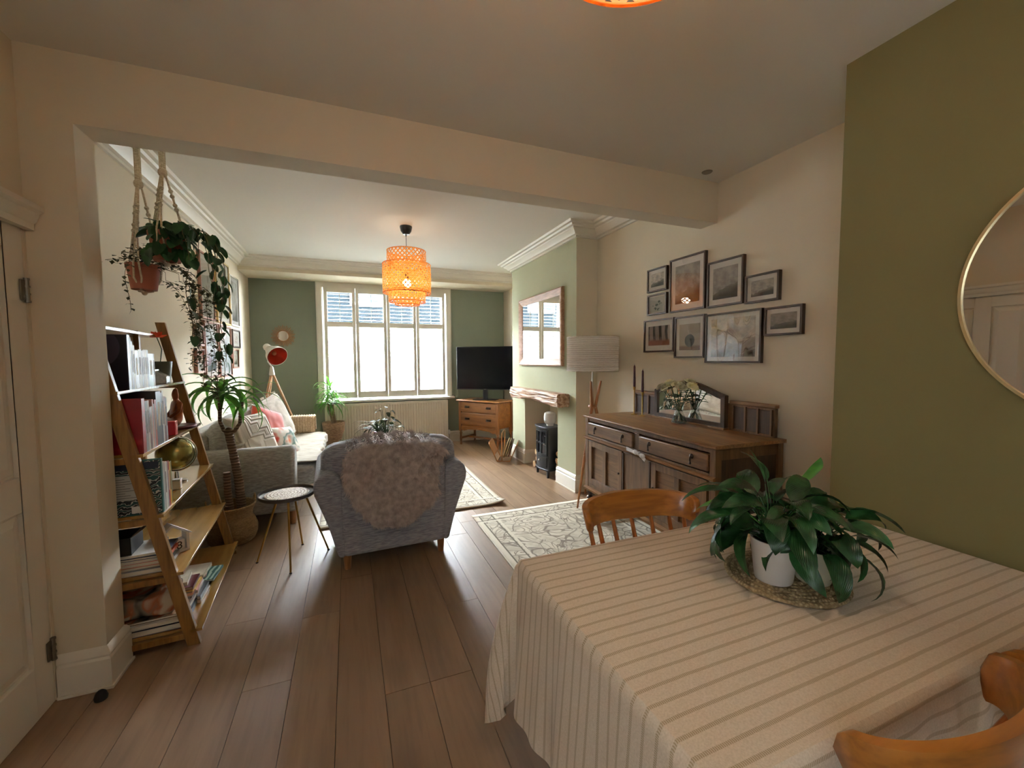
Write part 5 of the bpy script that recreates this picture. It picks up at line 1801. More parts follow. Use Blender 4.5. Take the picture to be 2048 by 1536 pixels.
# ============================================================ dining chairs
M_chair = wood('orange_beech', '92561f', 'b3742e', 'X', .5, .35, coat=.35)
M_chairz = wood('orange_beech_leg', '95531f', 'b36a2b', 'Z', .6, .35, coat=.3)
def make_chair(label, loc, rot):
    t = T('dining_chair', label, 'chair', loc, rot, 'smokers bow chairs around the table')
    k = dict(world=False)
    # seat: saddled round-cornered plank
    def seat(a, b):
        th = a * 2 * PI
        r_ = b
        e = 2.6
        c, s_ = math.cos(th), math.sin(th)
        q = (abs(c) ** e + abs(s_) ** e) ** (-1 / e)
        return V((.215 * q * c * r_, .20 + .205 * q * s_ * r_, .452 - .012 * (1 - r_ ** 2) - .006 * max(0, (r_ - .9) * 10)))
    mb = MB()
    mb.grid(seat, 40, 10, closeu=True)
    mb.grid(lambda a, b: V((seat(a, 1).x * (1 - .12 * b), .20 + (seat(a, 1).y - .20) * (1 - .12 * b), .446 - .036 * b)), 40, 4, closeu=True)
    mb.grid(lambda a, b: V((seat(a, 1).x * .88 * (1 - b * .999), .20 + (seat(a, 1).y - .20) * .88 * (1 - b * .999), .41)), 40, 2, closeu=True)
    mb.build('seat', M_chair, t, angle=50, **k)
    # bow: a bent rail, deeper at the crest
    def rail_c(u):      # u -1..1
        th = u * R(100)
        return V((.232 * math.sin(th) / math.sin(R(90)), -.118 * (math.cos(th) - math.cos(R(100))) / (1 - math.cos(R(100))) + .01, 0))
    NU = 49
    vs = []
    for i in range(NU):
        u = i / (NU - 1) * 2 - 1
        p = rail_c(u)
        d = (rail_c(min(1, u + .01)) - rail_c(max(-1, u - .01))).normalized()
        nrm = V((d.y, -d.x, 0))
        if nrm.y > 0 and abs(u) < .5:
            nrm = -nrm
        au = abs(u)
        zt_ = .860 - .034 * au ** 2
        endr = 1 if au < .90 else math.sqrt(max(0.02, 1 - ((au - .90) / .10) ** 2))
        hh = (.060 - .014 * au) * endr
        zc = zt_ - (.060 - .014 * au)
        th = .013 * (.6 + .4 * endr)
        lean = .010
        for (a, b) in ((-1, -.85), (-.8, -1), (.8, -1), (1, -.85), (1, .85), (.8, 1), (-.8, 1), (-1, .85)):
            vs.append(p + nrm * (a * th + lean * b) + V((0, 0, zc + b * hh)))
    mb = MB()
    m8 = 8
    mb.add(vs, [(i * m8 + j, i * m8 + (j + 1) % m8, (i + 1) * m8 + (j + 1) % m8, (i + 1) * m8 + j) for i in range(NU - 1) for j in range(m8)] + [tuple(range(m8)), tuple(range((NU - 1) * m8, NU * m8))])
    mb.build('top_rail', M_chair, t, angle=50, **k)
    for i in range(7):
        u = -.66 + 1.32 * i / 6
        p = rail_c(u)
        q = V((p.x * .86, .035 + abs(u) ** 2 * .06, .445))
        a = p + V((0, 0, .752))
        MB().tube([q, q.lerp(a, .35), q.lerp(a, .7), a], [.009, .0125, .0095, .008], 10).build('spindle', M_chairz, t, **k)
    legs = []
    for sx_ in (-1, 1):
        for y0, y1 in ((.34, .385), (.07, .02)):
            a, b = V((sx_ * .15, y0, .415)), V((sx_ * .205, y1, 0))
            pts_ = [a.lerp(b, q_) for q_ in (0, .12, .2, .3, .5, .62, .68, .85, 1)]
            MB().tube(pts_, [.014, .02, .014, .019, .021, .015, .018, .014, .011], 12).build('leg', M_chairz, t, **k)
            legs.append(a.lerp(b, .58))
    MB().tube([legs[0], legs[0].lerp(legs[1], .5), legs[1]], [.009, .014, .009], 8).build('stretcher', M_chairz, t, **k)
    MB().tube([legs[2], legs[2].lerp(legs[3], .5), legs[3]], [.009, .014, .009], 8).build('stretcher', M_chairz, t, **k)
    MB().tube([legs[0].lerp(legs[1], .5), legs[2].lerp(legs[3], .5)], .011, 8).build('stretcher', M_chairz, t, **k)
    return t
make_chair('orange beech bow backed chair on the far side of the table beside the plant', (1.15, 1.40, .0), R(172)).scale = (1.08, 1., 1.)
make_chair('bow backed wooden chair on the near side of the table, bottom right of the photo', (.998, .408, 0), 0)
make_chair('bow backed chair at the right edge of the photo, beyond the nearer chair', (1.53, .40, 0), 0)

# ============================================================ woven pendant lamps
M_bam = NT('orange_bamboo_strip')
M_bam.col('c9691e')
M_bam.p(Roughness=.6)
tb = M_bam.n('ShaderNodeBsdfTranslucent')
tb.inputs[0].default_value = (.95, .47, .11, 1)
mx = M_bam.n('ShaderNodeMixShader')
mx.inputs[0].default_value = .5
M_bam.l(M_bam.b.outputs[0], mx.inputs[1])
M_bam.l(tb.outputs[0], mx.inputs[2])
M_bam.l(mx.outputs[0], M_bam.out.inputs[0])
M_bulb = emit('glowing_bulb', (1., .78, .52), 42)
M_bulb2 = emit('bright_bulb', (1., .82, .58), 98)
def pendant(label, x, y, zb, zceil, bulb=None):
    t = T('pendant_lamp', label, 'lamp', (x, y, zb), 0, 'woven bamboo pendant lamps')
    tiers = [('bottom_tier', .13, 0, .05, 18), ('lower_tier', .19, .03, .15, 26), ('middle_tier', .248, .12, .42, 34), ('upper_tier', .20, .40, .56, 28)]
    for nm, r_, z0, z1, n_ in tiers:
        mb = MB()
        h = z1 - z0
        turn = h / r_ * .95
        sw = 2 * PI * r_ / n_ * .27
        for sgn in (1, -1):
            for i in range(n_):
                a0 = 2 * PI * i / n_
                steps = 6
                pv = []
                for k in range(steps + 1):
                    q = k / steps
                    a = a0 + sgn * turn * q
                    rr_ = r_ + (.0018 * sgn)
                    bulge = 1 + .012 * math.sin(PI * q)
                    p = V((x + rr_ * bulge * math.cos(a), y + rr_ * bulge * math.sin(a), zb + z0 + h * q))
                    tang = V((-math.sin(a) * sgn * turn * r_, math.cos(a) * sgn * turn * r_, h)).normalized()
                    nr = V((math.cos(a), math.sin(a), 0))
                    sd = tang.cross(nr) * sw * .5
                    pv += [p - sd, p + sd]
                mb.add(pv, [(2 * k, 2 * k + 1, 2 * k + 3, 2 * k + 2) for k in range(steps)])
        for zz in (z0, z1):
            ring = [(x + r_ * math.cos(a), y + r_ * math.sin(a), zb + zz) for a in [2 * PI * k / 48 for k in range(49)]]
            mb.tube(ring, .004, 6, caps=False)
        mb.build(nm, M_bam.m, t, angle=180)
    MB().tube([(x, y, zb + .30), (x, y, zceil - .10)], .003, 6).build('cord', M_black, t)
    MB().lathe([(0, -.105), (.006, -.105), (.008, -.09), (.03, -.085), (.055, -.05), (.064, -.01), (.062, 0), (0, 0)], (x, y, zceil), 28).build('ceiling_rose', M_black, t)
    MB().cyl((x, y, zb + .27), (x, y, zb + .33), .018).build('socket', plain('brown_socket', '5a3018', .5), t)
    b = MB().sphere((x, y, zb + .225), .042, 20, 14).build('bulb', bulb or M_bulb, t, angle=180)
    MB().tube([(x - .2, y, zb + .41), (x + .2, y, zb + .41)], .003, 6).tube([(x, y - .2, zb + .41), (x, y + .2, zb + .41)], .003, 6).build('wire_spider', M_bam.m, t)
pendant('tiered orange woven pendant lamp hanging in the middle of the front room', .603, 4.56, 2.04, CF)
pendant('orange woven pendant lamp over the dining table, only its lower rim in view', .478, .582, 2.155, CD, M_bulb2)
MB_sp = MB().lathe([(0, -.006), (.03, -.006), (.035, 0)], (2.31, 2.21, CD), 18).build('ceiling_sensor', plain('grey_sensor', '8a8478', .6), None)
tag(MB_sp, 'small round grey fitting on the ceiling near the beam', 'sensor')
# ============================================================ ladder bookshelf
M_bw = wood('golden_bamboo', '8f6a34', 'b48c4e', 'Y', .9, .22, coat=.7, bump=0, grain=.12)
M_bz = wood('golden_bamboo_upright', '7c5524', '9f7438', 'Z', .9, .35, coat=.2)
# local frame: +x away from the wall, +y along the shelf (away from the camera)
SR = R(4.0)
SO = (-1.275, 2.46, 0)
bs = T('bookshelf', 'honey bamboo ladder bookshelf leaning on the left wall behind the white pillar', 'bookshelf', SO, SR)
BM = Matrix.Translation(SO) @ Matrix.Rotation(SR, 4, 'Z')
BL = 1.13
levels = [(.085, .54), (.395, .475), (.70, .41), (1.005, .345), (1.31, .265), (1.63, .16)]
for y in (0.0, BL - .03):
    MB().prism([(.475, 0), (.53, 0), (.175, 1.72), (.12, 1.72)], y, y + .03, 'y').build('side_rail', M_bz, bs, world=False, bevel=.002)
    for z, dp in levels[:5]:
        MB().box(.01, dp - .03, y + .004, y + .026, z - .045, z - .016).build('cross_rail', M_bz, bs, world=False, smooth=False)
    MB().box(.0, .03, y, y + .03, .04, 1.66).build('back_post', M_bz, bs, world=False, smooth=False)
for z, dp in levels:
    MB().prism([(0.005, .03), (dp - .05, .03), (dp - .05, -.0), (dp, -.0), (dp, BL), (dp - .05, BL), (dp - .05, BL - .03), (.005, BL - .03)], z - .016, z, 'z').build('shelf_board', M_bw, bs, world=False, bevel=.0015)
    MB().box(.0, .012, .03, BL - .03, z, z + .03).build('back_lip', M_bw, bs, world=False, smooth=False)
def bl(x, y, z=0):
    return BM @ V((x, y, z))
rb = random.Random(9)
PAL = dict(purple='2c2438', white='dedbd4', cream='d2c8b0', brown='6d5138', grey='8e8e8a', green='1f4f33', red='9c1420', maroon='5c1d20', black='131316', terracotta='b0503c', teal='2f6a66', yellow='d0a93a', orange='cf5a34', pink='d9a8a0', navy='1e2c44', blue='50708a', darkred='780f18', silver='a9adb2', olive='5e6a38')
def book_mats(c):
    return plain('book_cover_' + c, PAL[c], .35, var=.12, scale=20)
def upright_book(label, x0, y0, th, dp, h, c, z, cat='book', group=None, tilt=0, art=None):
    """spine towards +x (front); y along the shelf"""
    p = bl(x0, y0, z)
    t = T('book', label, cat, tuple(p), SR, group, 0)
    if tilt:
        t.rotation_euler = (tilt, 0, SR)
    c_ = .0022
    mb = MB().box(0, dp, 0, c_, 0, h).box(0, dp, th - c_, th, 0, h).box(dp - c_, dp + .001, 0, th, 0, h)
    mb.build('cover', book_mats(c), t, world=False, smooth=False)
    MB().box(.003, dp - .003, c_, th - c_, .003, h - .004).build('pages', M_paper, t, world=False, smooth=False)
    if art:
        MB().box(.004, dp - .004, -.0008, .0002, .004, h - .004).build('cover_art', art, t, world=False, smooth=False)
        if c == 'teal':
            MB().box(.01, dp - .01, -.0016, -.0009, h - .045, h - .01).build('title_band', book_mats('navy'), t, world=False, smooth=False)
            MB().box(.06, .23, -.0016, -.0009, .08, .20).build('text_panel', plain('pale_text_panel', 'c2c2bc', .5), t, world=False, smooth=False)
            for k_ in range(9):
                MB().box(.07, .22 - .02 * (k_ % 3), -.0022, -.0017, .09 + k_ * .0115, .0925 + k_ * .0115).build('text_line', plain('grey_ink', '6e6e6a', .6), t, world=False, smooth=False)
            MB().box(.20, .27, -.0016, -.0009, .012, .045).build('barcode', plain('barcode_white', 'e4e4de', .5), t, world=False, smooth=False)
    elif th > .016:
        k = 'd8cdb0' if c not in ('white', 'cream', 'yellow', 'pink', 'silver') else '4a3a34'
        MB().box(dp + .001, dp + .0016, th * .3, th * .7, h * .35, h * .8).build('spine_lettering', plain('lettering_' + k, k, .5), t, world=False, smooth=False)
    return t
ORD = ['first', 'second', 'third', 'fourth', 'fifth', 'sixth', 'seventh', 'eighth', 'ninth', 'tenth', 'eleventh', 'twelfth', 'thirteenth', 'fourteenth']
def row_of_books(shelfname, z, front, ystart, items, group):
    y = ystart
    for i, (c, th, dp, h) in enumerate(items):
        art = None
        if isinstance(c, tuple):
            c, art = c
        nm = {'darkred': 'dark red'}.get(c, c)
        upright_book(f'{nm} upright book, {ORD[i]} from the pillar on the {shelfname}', front - dp, y, th, dp, h, c, z, group=group, art=art)
        y += th + .0015
    return y
# planet cover art, leaf print cover art
pa = NT('astronomy_cover_print')
sp_ = pa.n('ShaderNodeTexCoord')
gr = pa.n('ShaderNodeTexGradient', gradient_type='SPHERICAL')
mp = pa.n('ShaderNodeMapping')
mp.inputs['Location'].default_value = (-.8, 0, -1.9)
mp.inputs['Scale'].default_value = (9, 0, 9)
pa.l(sp_.outputs['Object'], mp.inputs[0])
pa.l(mp.outputs[0], gr.inputs[0])
pa.col(pa.ramp(gr.outputs['Fac'], [(0., '1c1826'), (.05, '1c1826'), (.08, '4a4458'), (.5, '3a3448')]))
pa.p(Roughness=.3)
lp = NT('leaf_pattern_cover_print')
v1 = lp.n('ShaderNodeTexWave', wave_type='RINGS', i_Scale=2.2, i_Distortion=9.0)
v1.inputs['Detail Scale'].default_value = 2.2
lp.l(lp.coord((5, 5, 5)), v1.inputs['Vector'])
lp.col(lp.ramp(v1.outputs['Fac'], [(.30, '1d4a48'), (.42, 'd3d2c8'), (.62, 'c8c8bc'), (.75, '20262c')]))
lp.p(Roughness=.35)
ra2 = NT('red_cover_print')
v2 = ra2.n('ShaderNodeTexNoise', i_Scale=9.0)
ra2.l(ra2.coord(), v2.inputs['Vector'])
ra2.col(ra2.ramp(v2.outputs[0], [(.60, '8e0f18'), (.66, 'b8323a')]))
ra2.p(Roughness=.3)
e = row_of_books('top book shelf', 1.31, .262, .15, [
    (('purple', pa.m), .030, .22, .275), ('white', .016, .16, .262), ('silver', .018, .15, .245), ('cream', .022, .15, .225), ('brown', .044, .14, .20),
    ('white', .044, .145, .205), ('silver', .018, .14, .20), ('white', .030, .14, .205), ('cream', .026, .14, .205), ('silver', .02, .14, .205), ('green', .075, .15, .185), ('white', .020, .15, .185)], 'books on the top book shelf')
e2 = row_of_books('second book shelf', 1.005, .338, .035, [
    (('red', ra2.m), .04, .24, .265), ('silver', .034, .17, .25), ('white', .022, .17, .25), ('maroon', .024, .16, .215), ('white', .016, .16, .215),
    ('pink', .016, .16, .25), ('silver', .014, .16, .225), ('terracotta', .026, .16, .245), ('black', .075, .20, .285), ('navy', .018, .17, .275), ('white', .022, .18, .285), ('maroon', .030, .14, .25), ('silver', .02, .14, .24)], 'books on the second book shelf')
e3 = row_of_books('third book shelf', .70, .40, .035, [
    (('teal', lp.m), .022, .32, .27), ('white', .012, .20, .25), ('grey', .010, .18, .245), ('white', .02, .17, .24), ('white', .012, .17, .24),
    ('silver', .012, .17, .235), (('red'), .022, .17, .235), ('yellow', .020, .19, .225), ('olive', .014, .19, .225)], 'books on the third book shelf')
def simple(name, label, cat, mb, mat, loc, group=None, **k):
    t = T(name, label, cat, loc, SR, group)
    return t
# flat stacks
def flat_book(label, x, y, z, dx, dy, th, c, rz, group, art=None):
    p = bl(x, y, z)
    t = T('book', label, 'book', tuple(p), SR + rz, group)
    c_ = .0018
    MB().box(0, dx, 0, dy, 0, c_).box(0, dx, 0, dy, th - c_, th).box(dx - c_, dx, 0, dy, 0, th).build('cover', book_mats(c), t, world=False, smooth=False)
    MB().box(.002, dx - .002, .003, dy - .003, c_, th - c_).build('pages', M_paper, t, world=False, smooth=False)
    if art:
        MB().box(.003, dx - .003, .003, dy - .003, th, th + .0006).build('cover_art', art, t, world=False, smooth=False)
    return z + th
def stack(shelfn, x, y, z, items, group, where):
    for i, (c, dx, dy, th, rz) in enumerate(items):
        art = None
        if isinstance(c, tuple):
            c, art = c
        pos_ = 'bottom of' if i == 0 else ('top of' if i == len(items) - 1 else ORD[i] + ' from the bottom of')
        z = flat_book(f'{c} book lying flat, {pos_} {where}', x + rb.uniform(-.008, .008), y + rb.uniform(-.008, .008), z + .0006, dx, dy, th, c, rz, group, art)
    return z
zt_ = stack('4', .10, .05, .395, [('silver', .30, .22, .022, 0), ('grey', .29, .22, .018, R(1)), ('orange', .30, .21, .020, R(-1)), ('white', .28, .21, .014, R(1)), ('navy', .29, .21, .012, R(-2)), ('white', .27, .20, .012, R(2))], 'books in the fourth shelf stack', 'the fourth shelf book stack')
# dark box on the stack
t = T('storage_box', 'black box with open flap on top of the book stack on the fourth shelf', 'box', tuple(bl(.10, .06, zt_ + .001)), SR)
MB().box(0, .16, 0, .16, 0, .006).box(0, .006, 0, .16, 0, .085).box(.154, .16, 0, .16, 0, .085).box(0, .16, 0, .006, 0, .085).box(0, .16, .154, .16, 0, .085).build('body', plain('black_card', '17120f', .6), t, world=False, smooth=False)
MB().add([(.16, 0, .085), (.16, .16, .085), (.21, .16, .12), (.21, 0, .12), (.16, 0, .087), (.16, .16, .087), (.21, .16, .122), (.21, 0, .122)], [(0, 1, 2, 3), (4, 7, 6, 5), (0, 4, 5, 1), (1, 5, 6, 2), (2, 6, 7, 3), (3, 7, 4, 0)]).build('flap', plain('tan_card', '8f7c66', .7), t, world=False, smooth=False)
# white block calendar reading 18
t = T('block_calendar', 'white house shaped block calendar reading 18 on the fourth shelf', 'calendar', tuple(bl(.36, .27, .397)), SR + R(35))
M_wb = plain('white_painted_wood', 'dcdcda', .5)
MB().box(-.075, .075, -.03, .03, 0, .012).box(-.075, -.063, -.03, .03, 0, .10).box(.063, .075, -.03, .03, 0, .10).build('stand', M_wb, t, world=False, bevel=.001)
MB().add([(-.09, -.03, .095), (0, -.03, .165), (.09, -.03, .095), (.078, -.03, .092), (0, -.03, .150), (-.078, -.03, .092), (-.09, .03, .095), (0, .03, .165), (.09, .03, .095), (.078, .03, .092), (0, .03, .150), (-.078, .03, .092)],
         [(0, 1, 4, 5), (1, 2, 3, 4), (6, 11, 10, 7), (7, 10, 9, 8), (0, 6, 7, 1), (1, 7, 8, 2), (2, 8, 9, 3), (3, 9, 10, 4), (4, 10, 11, 5), (5, 11, 6, 0)]).build('roof', M_wb, t, world=False, smooth=False)
for i, ch_ in enumerate('18'):
    bxx = MB().box(-.056 + i * .058, -.002 + i * .058, -.026, .026, .013, .067).build('number_block', M_wb, t, world=False, bevel=.002)
    cu = bpy.data.curves.new('digit', 'FONT')
    cu.body = ch_
    cu.size = .058
    cu.extrude = .0006
    cu.align_x = 'CENTER'
    tmp = bpy.data.objects.new('digit', cu)
    link(tmp)
    dg = bpy.context.evaluated_depsgraph_get()
    me = bpy.data.meshes.new_from_object(tmp.evaluated_get(dg))
    bpy.data.objects.remove(tmp)
    me.materials.clear()
    me.materials.append(M_black)
    me.transform(Matrix.Translation((-.029 + i * .058, -.0268, .02)) @ Matrix.Rotation(R(90), 4, 'X'))
    o = bpy.data.objects.new('digit', me)
    link(o)
    o.parent = bxx
# bottom shelf: magazine pile, boxes and stacks
mgz = NT('magazine_cover_print')
v3 = mgz.n('ShaderNodeTexNoise', i_Scale=6.0, i_Distortion=1.5)
mgz.l(mgz.coord(), v3.inputs['Vector'])
mgz.col(mgz.ramp(v3.outputs[0], [(.35, '2c2a28'), (.45, '7a6a58'), (.52, 'a5603e'), (.60, 'b8a48c')]))
mgz.p(Roughness=.25)
zz = stack('5', .13, .04, .085, [('navy', .33, .25, .030, 0), ('black', .33, .24, .010, R(2)), ('white', .33, .24, .018, R(-1)), (('brown', mgz.m), .33, .24, .012, R(1))], 'magazines on the bottom shelf', 'the bottom shelf magazine pile')
t = T('paper_bag', 'crumpled brown and rust paper bag lying on the magazine pile of the bottom shelf', 'bag', tuple(bl(.12, .05, zz + .001)), SR)
softbox(0, .30, 0, .22, 0, .11, 'bag_body', mgz.m, t, .0, .02, 11, rad=.03)
zz = stack('5', .20, .28, .085, [('white', .28, .18, .014, R(-3)), ('black', .28, .18, .022, R(-2)), ('white', .27, .18, .010, R(1)), ('pink', .26, .17, .016, R(3)), ('yellow', .25, .17, .016, R(-3)), ('maroon', .25, .16, .018, 0), ('cream', .22, .15, .02, R(4))], 'books in the middle stack of the bottom shelf', 'the middle stack of the bottom shelf')
t = T('gift_box', 'small dark red patterned box on the middle stack of the bottom shelf', 'box', tuple(bl(.22, .32, zz + .001)), SR)
MB().box(0, .12, 0, .12, 0, .03).build('body', plain('dark_red_card', '5c1820', .5, var=.4, scale=40), t, world=False, bevel=.002)
MB().box(-.002, .122, -.002, .122, .022, .036).build('lid', plain('rust_card', '8c3a22', .5, var=.3, scale=40), t, world=False, bevel=.002)
mgz2 = NT('teal_cover_print')
v4 = mgz2.n('ShaderNodeTexWave', i_Scale=12.0, i_Distortion=4.0)
mgz2.l(mgz2.coord(), v4.inputs['Vector'])
mgz2.col(mgz2.ramp(v4.outputs['Fac'], [(.4, '1f5a50'), (.6, 'a9c2b0')]))
stack('5', .26, .50, .085, [('navy', .22, .20, .022, R(-10)), (('teal', mgz2.m), .24, .19, .012, R(-6)), ('pink', .20, .17, .010, R(4)), (('cream', mgz2.m) if False else 'cream', .20, .17, .02, R(-4))], 'books in the far stack of the bottom shelf', 'the far stack of the bottom shelf')
t = T('gift_box', 'red and green striped flat box at the back of the bottom shelf', 'box', tuple(bl(.05, .72, .086)), SR)
MB().box(0, .18, 0, .26, 0, .05).build('body', plain('green_card', '2f5a3c', .5, var=.3, scale=30), t, world=False, bevel=.002)
MB().box(-.002, .182, -.002, .262, .04, .062).build('lid', plain('red_card', '8c2030', .5, var=.4, scale=30), t, world=False, bevel=.002)
# top shelf things: silver trinket box, grey planter with red flower
t = T('trinket_box', 'silver gable topped box beside the books on the top book shelf', 'box', tuple(bl(.135, .76, 1.311)), SR)
MB().prism([(0, 0), (.12, 0), (.12, .045), (.06, .085), (0, .045)], 0, .07, 'y').build('body', plain('silver_foil', 'b9bcc0', .25, metal=.6, var=.2, scale=60), t, world=False, bevel=.003)
MB().box(.055, .065, -.002, .072, .08, .09).build('ridge', M_chrome, t, world=False)
t = T('small_planter', 'dark olive planter with orange red flower at the far end of the bookshelf', 'plant', tuple(bl(.17, .98, 1.311)), SR)
MB().lathe([(0, 0), (.05, 0), (.065, .14), (.060, .14), (0, .12)], (0, 0, 0), 28).build('pot', plain('dark_olive_ceramic', '4a4a34', .4), t, world=False, angle=50)
mb = MB().tube([(0, 0, .12), (.01, .01, .22), (-.01, 0, .30)], .003, 6)
mb.build('stem', M_stem, t, world=False)
mb = MB()
for k in range(16):
    a = 2 * PI * k / 8
    el = .9 if k < 8 else .3
    L = .05 if k < 8 else .06
    d = V((math.cos(a) * math.cos(el), math.sin(a) * math.cos(el), math.sin(el)))
    s_ = d.orthogonal().normalized()
    c0 = V((-.01, 0, .30))
    mb.add([c0, c0 + d * L * .5 + s_ * .014, c0 + d * L, c0 + d * L * .5 - s_ * .014], [(0, 1, 2, 3)])
mb.build('flower', leafmat('orange_red_petal', 'b83a20', 'd4562c', .5), t, world=False)
# glass cloche shaped silver ornament behind the books
t = T('glass_dome', 'clear glass dome standing behind the books on the top book shelf', 'dome', tuple(bl(.07, .42, 1.311)), SR)
MB().lathe([(.062, 0), (.062, .17), (.055, .215), (.035, .245), (.0, .255)], (0, 0, 0), 28, close=False).lathe([(0, .255), (.008, .257), (.010, .268), (0, .275)], (0, 0, 0), 14).build('dome', glass('dome_glass', (.92, .94, .9), 1.5), t, world=False, angle=60)
MB().lathe([(0, 0), (.068, 0), (.068, .008), (0, .008)], (0, 0, 0), 28).build('base', M_bw, t, world=False)
# seated figurine + red tin on shelf 2
t = T('figurine', 'small bronze orange seated figurine at the far end of the second book shelf', 'figurine', tuple(bl(.272, .88, 1.006)), SR + R(-60))
t.scale = (1.15, 1.15, 1.15)
M_fig = plain('orange_bronze', '8a4a22', .3, metal=.3, var=.25, scale=30)
MB().lathe([(0, 0), (.085, 0), (.088, .012), (.08, .02), (0, .02)], (0, 0, 0), 28).build('base', plain('dark_red_lacquer', '5a1a14', .3), t, world=False)
bd = bpy.data.meshes.new('body')
bmx = bmesh.new()
pts = {'hip': (0, 0, .05), 'belly': (0, -.002, .085), 'chest': (0, 0, .13), 'neck': (0, -.004, .165), 'headc': (0, -.006, .19), 'headt': (0, -.006, .215), 'bun': (0, .0, .235),
       'ls': (-.038, 0, .148), 'le': (-.052, -.008, .105), 'lh': (-.02, -.045, .068), 'rs': (.038, 0, .148), 're': (.052, -.008, .105), 'rh': (.02, -.045, .068),
       'lk': (-.072, -.03, .035), 'lf': (-.01, -.06, .034), 'rk': (.072, -.03, .035), 'rf': (.01, -.055, .045)}
rad = {'hip': .036, 'belly': .030, 'chest': .032, 'neck': .012, 'headc': .020, 'headt': .015, 'bun': .007, 'ls': .016, 'le': .012, 'lh': .010, 'rs': .016, 're': .012, 'rh': .010, 'lk': .018, 'lf': .012, 'rk': .018, 'rf': .012}
keys = list(pts)
vsx = [bmx.verts.new(pts[k]) for k in keys]
for a, b in (('hip', 'belly'), ('belly', 'chest'), ('chest', 'neck'), ('neck', 'headc'), ('headc', 'headt'), ('headt', 'bun'), ('chest', 'ls'), ('ls', 'le'), ('le', 'lh'), ('chest', 'rs'), ('rs', 're'), ('re', 'rh'), ('hip', 'lk'), ('lk', 'lf'), ('hip', 'rk'), ('rk', 'rf')):
    bmx.edges.new((vsx[keys.index(a)], vsx[keys.index(b)]))
bmx.to_mesh(bd)
bmx.free()
fo = bpy.data.objects.new('body', bd)
link(fo)
fo.parent = t
bd.materials.append(M_fig)
md = fo.modifiers.new('skin', 'SKIN')
md.use_smooth_shade = True
for i, k in enumerate(keys):
    bd.skin_vertices[0].data[i].radius = (rad[k], rad[k])
bd.skin_vertices[0].data[0].use_root = True
ss = fo.modifiers.new('sub', 'SUBSURF')
ss.levels = ss.render_levels = 2
t = T('red_tin', 'small bright red tin beside the seated figurine', 'tin', tuple(bl(.28, .56, 1.006)), SR)
MB().box(0, .055, 0, .055, 0, .085).build('body', plain('bright_red_tin', 'b3131a', .3, var=.05), t, world=False, bevel=.004)
MB().box(.056, .057, .012, .043, .03, .065).build('label_patch', plain('pale_red_label', 'd06a60', .5), t, world=False, smooth=False)
# globe on shelf 3
t = T('globe', 'brass coloured desk globe on a chrome stand on the third shelf', 'globe', tuple(bl(.305, .66, .701)), SR)
gmt = NT('brass_globe_map')
ng = gmt.n('ShaderNodeTexNoise', i_Scale=7.0, i_Detail=4.0)
gmt.l(gmt.coord(), ng.inputs['Vector'])
gmt.col(gmt.ramp(ng.outputs[0], [(.47, 'a8a060'), (.5, '7a7040'), (.62, '8c8450')]))
gmt.p(Roughness=.22, Metallic=.7)
MB().sphere((0, 0, .178), .100, 36, 20).build('sphere', gmt.m, t, world=False, angle=180)
MB().tube([(.108 * math.sin(a), 0, .178 + .108 * math.cos(a)) for a in [R(x) for x in range(15, 200, 9)]], .0045, 8).build('meridian', M_chrome, t, world=False)
MB().lathe([(0, 0), (.055, 0), (.055, .006), (.012, .014), (.010, .065), (0, .065)], (0, 0, 0), 28).build('stand', M_chrome, t, world=False)
t = T('candle_jar', 'small white square jar beside the globe stand', 'jar', tuple(bl(.33, .46, .701)), SR)
MB().box(0, .04, 0, .04, 0, .05).build('body', plain('white_ceramic_jar', 'd8d5cc', .3), t, world=False, bevel=.004)
MB().box(-.001, .041, -.001, .041, .05, .058).build('lid', M_wb, t, world=False, bevel=.002)

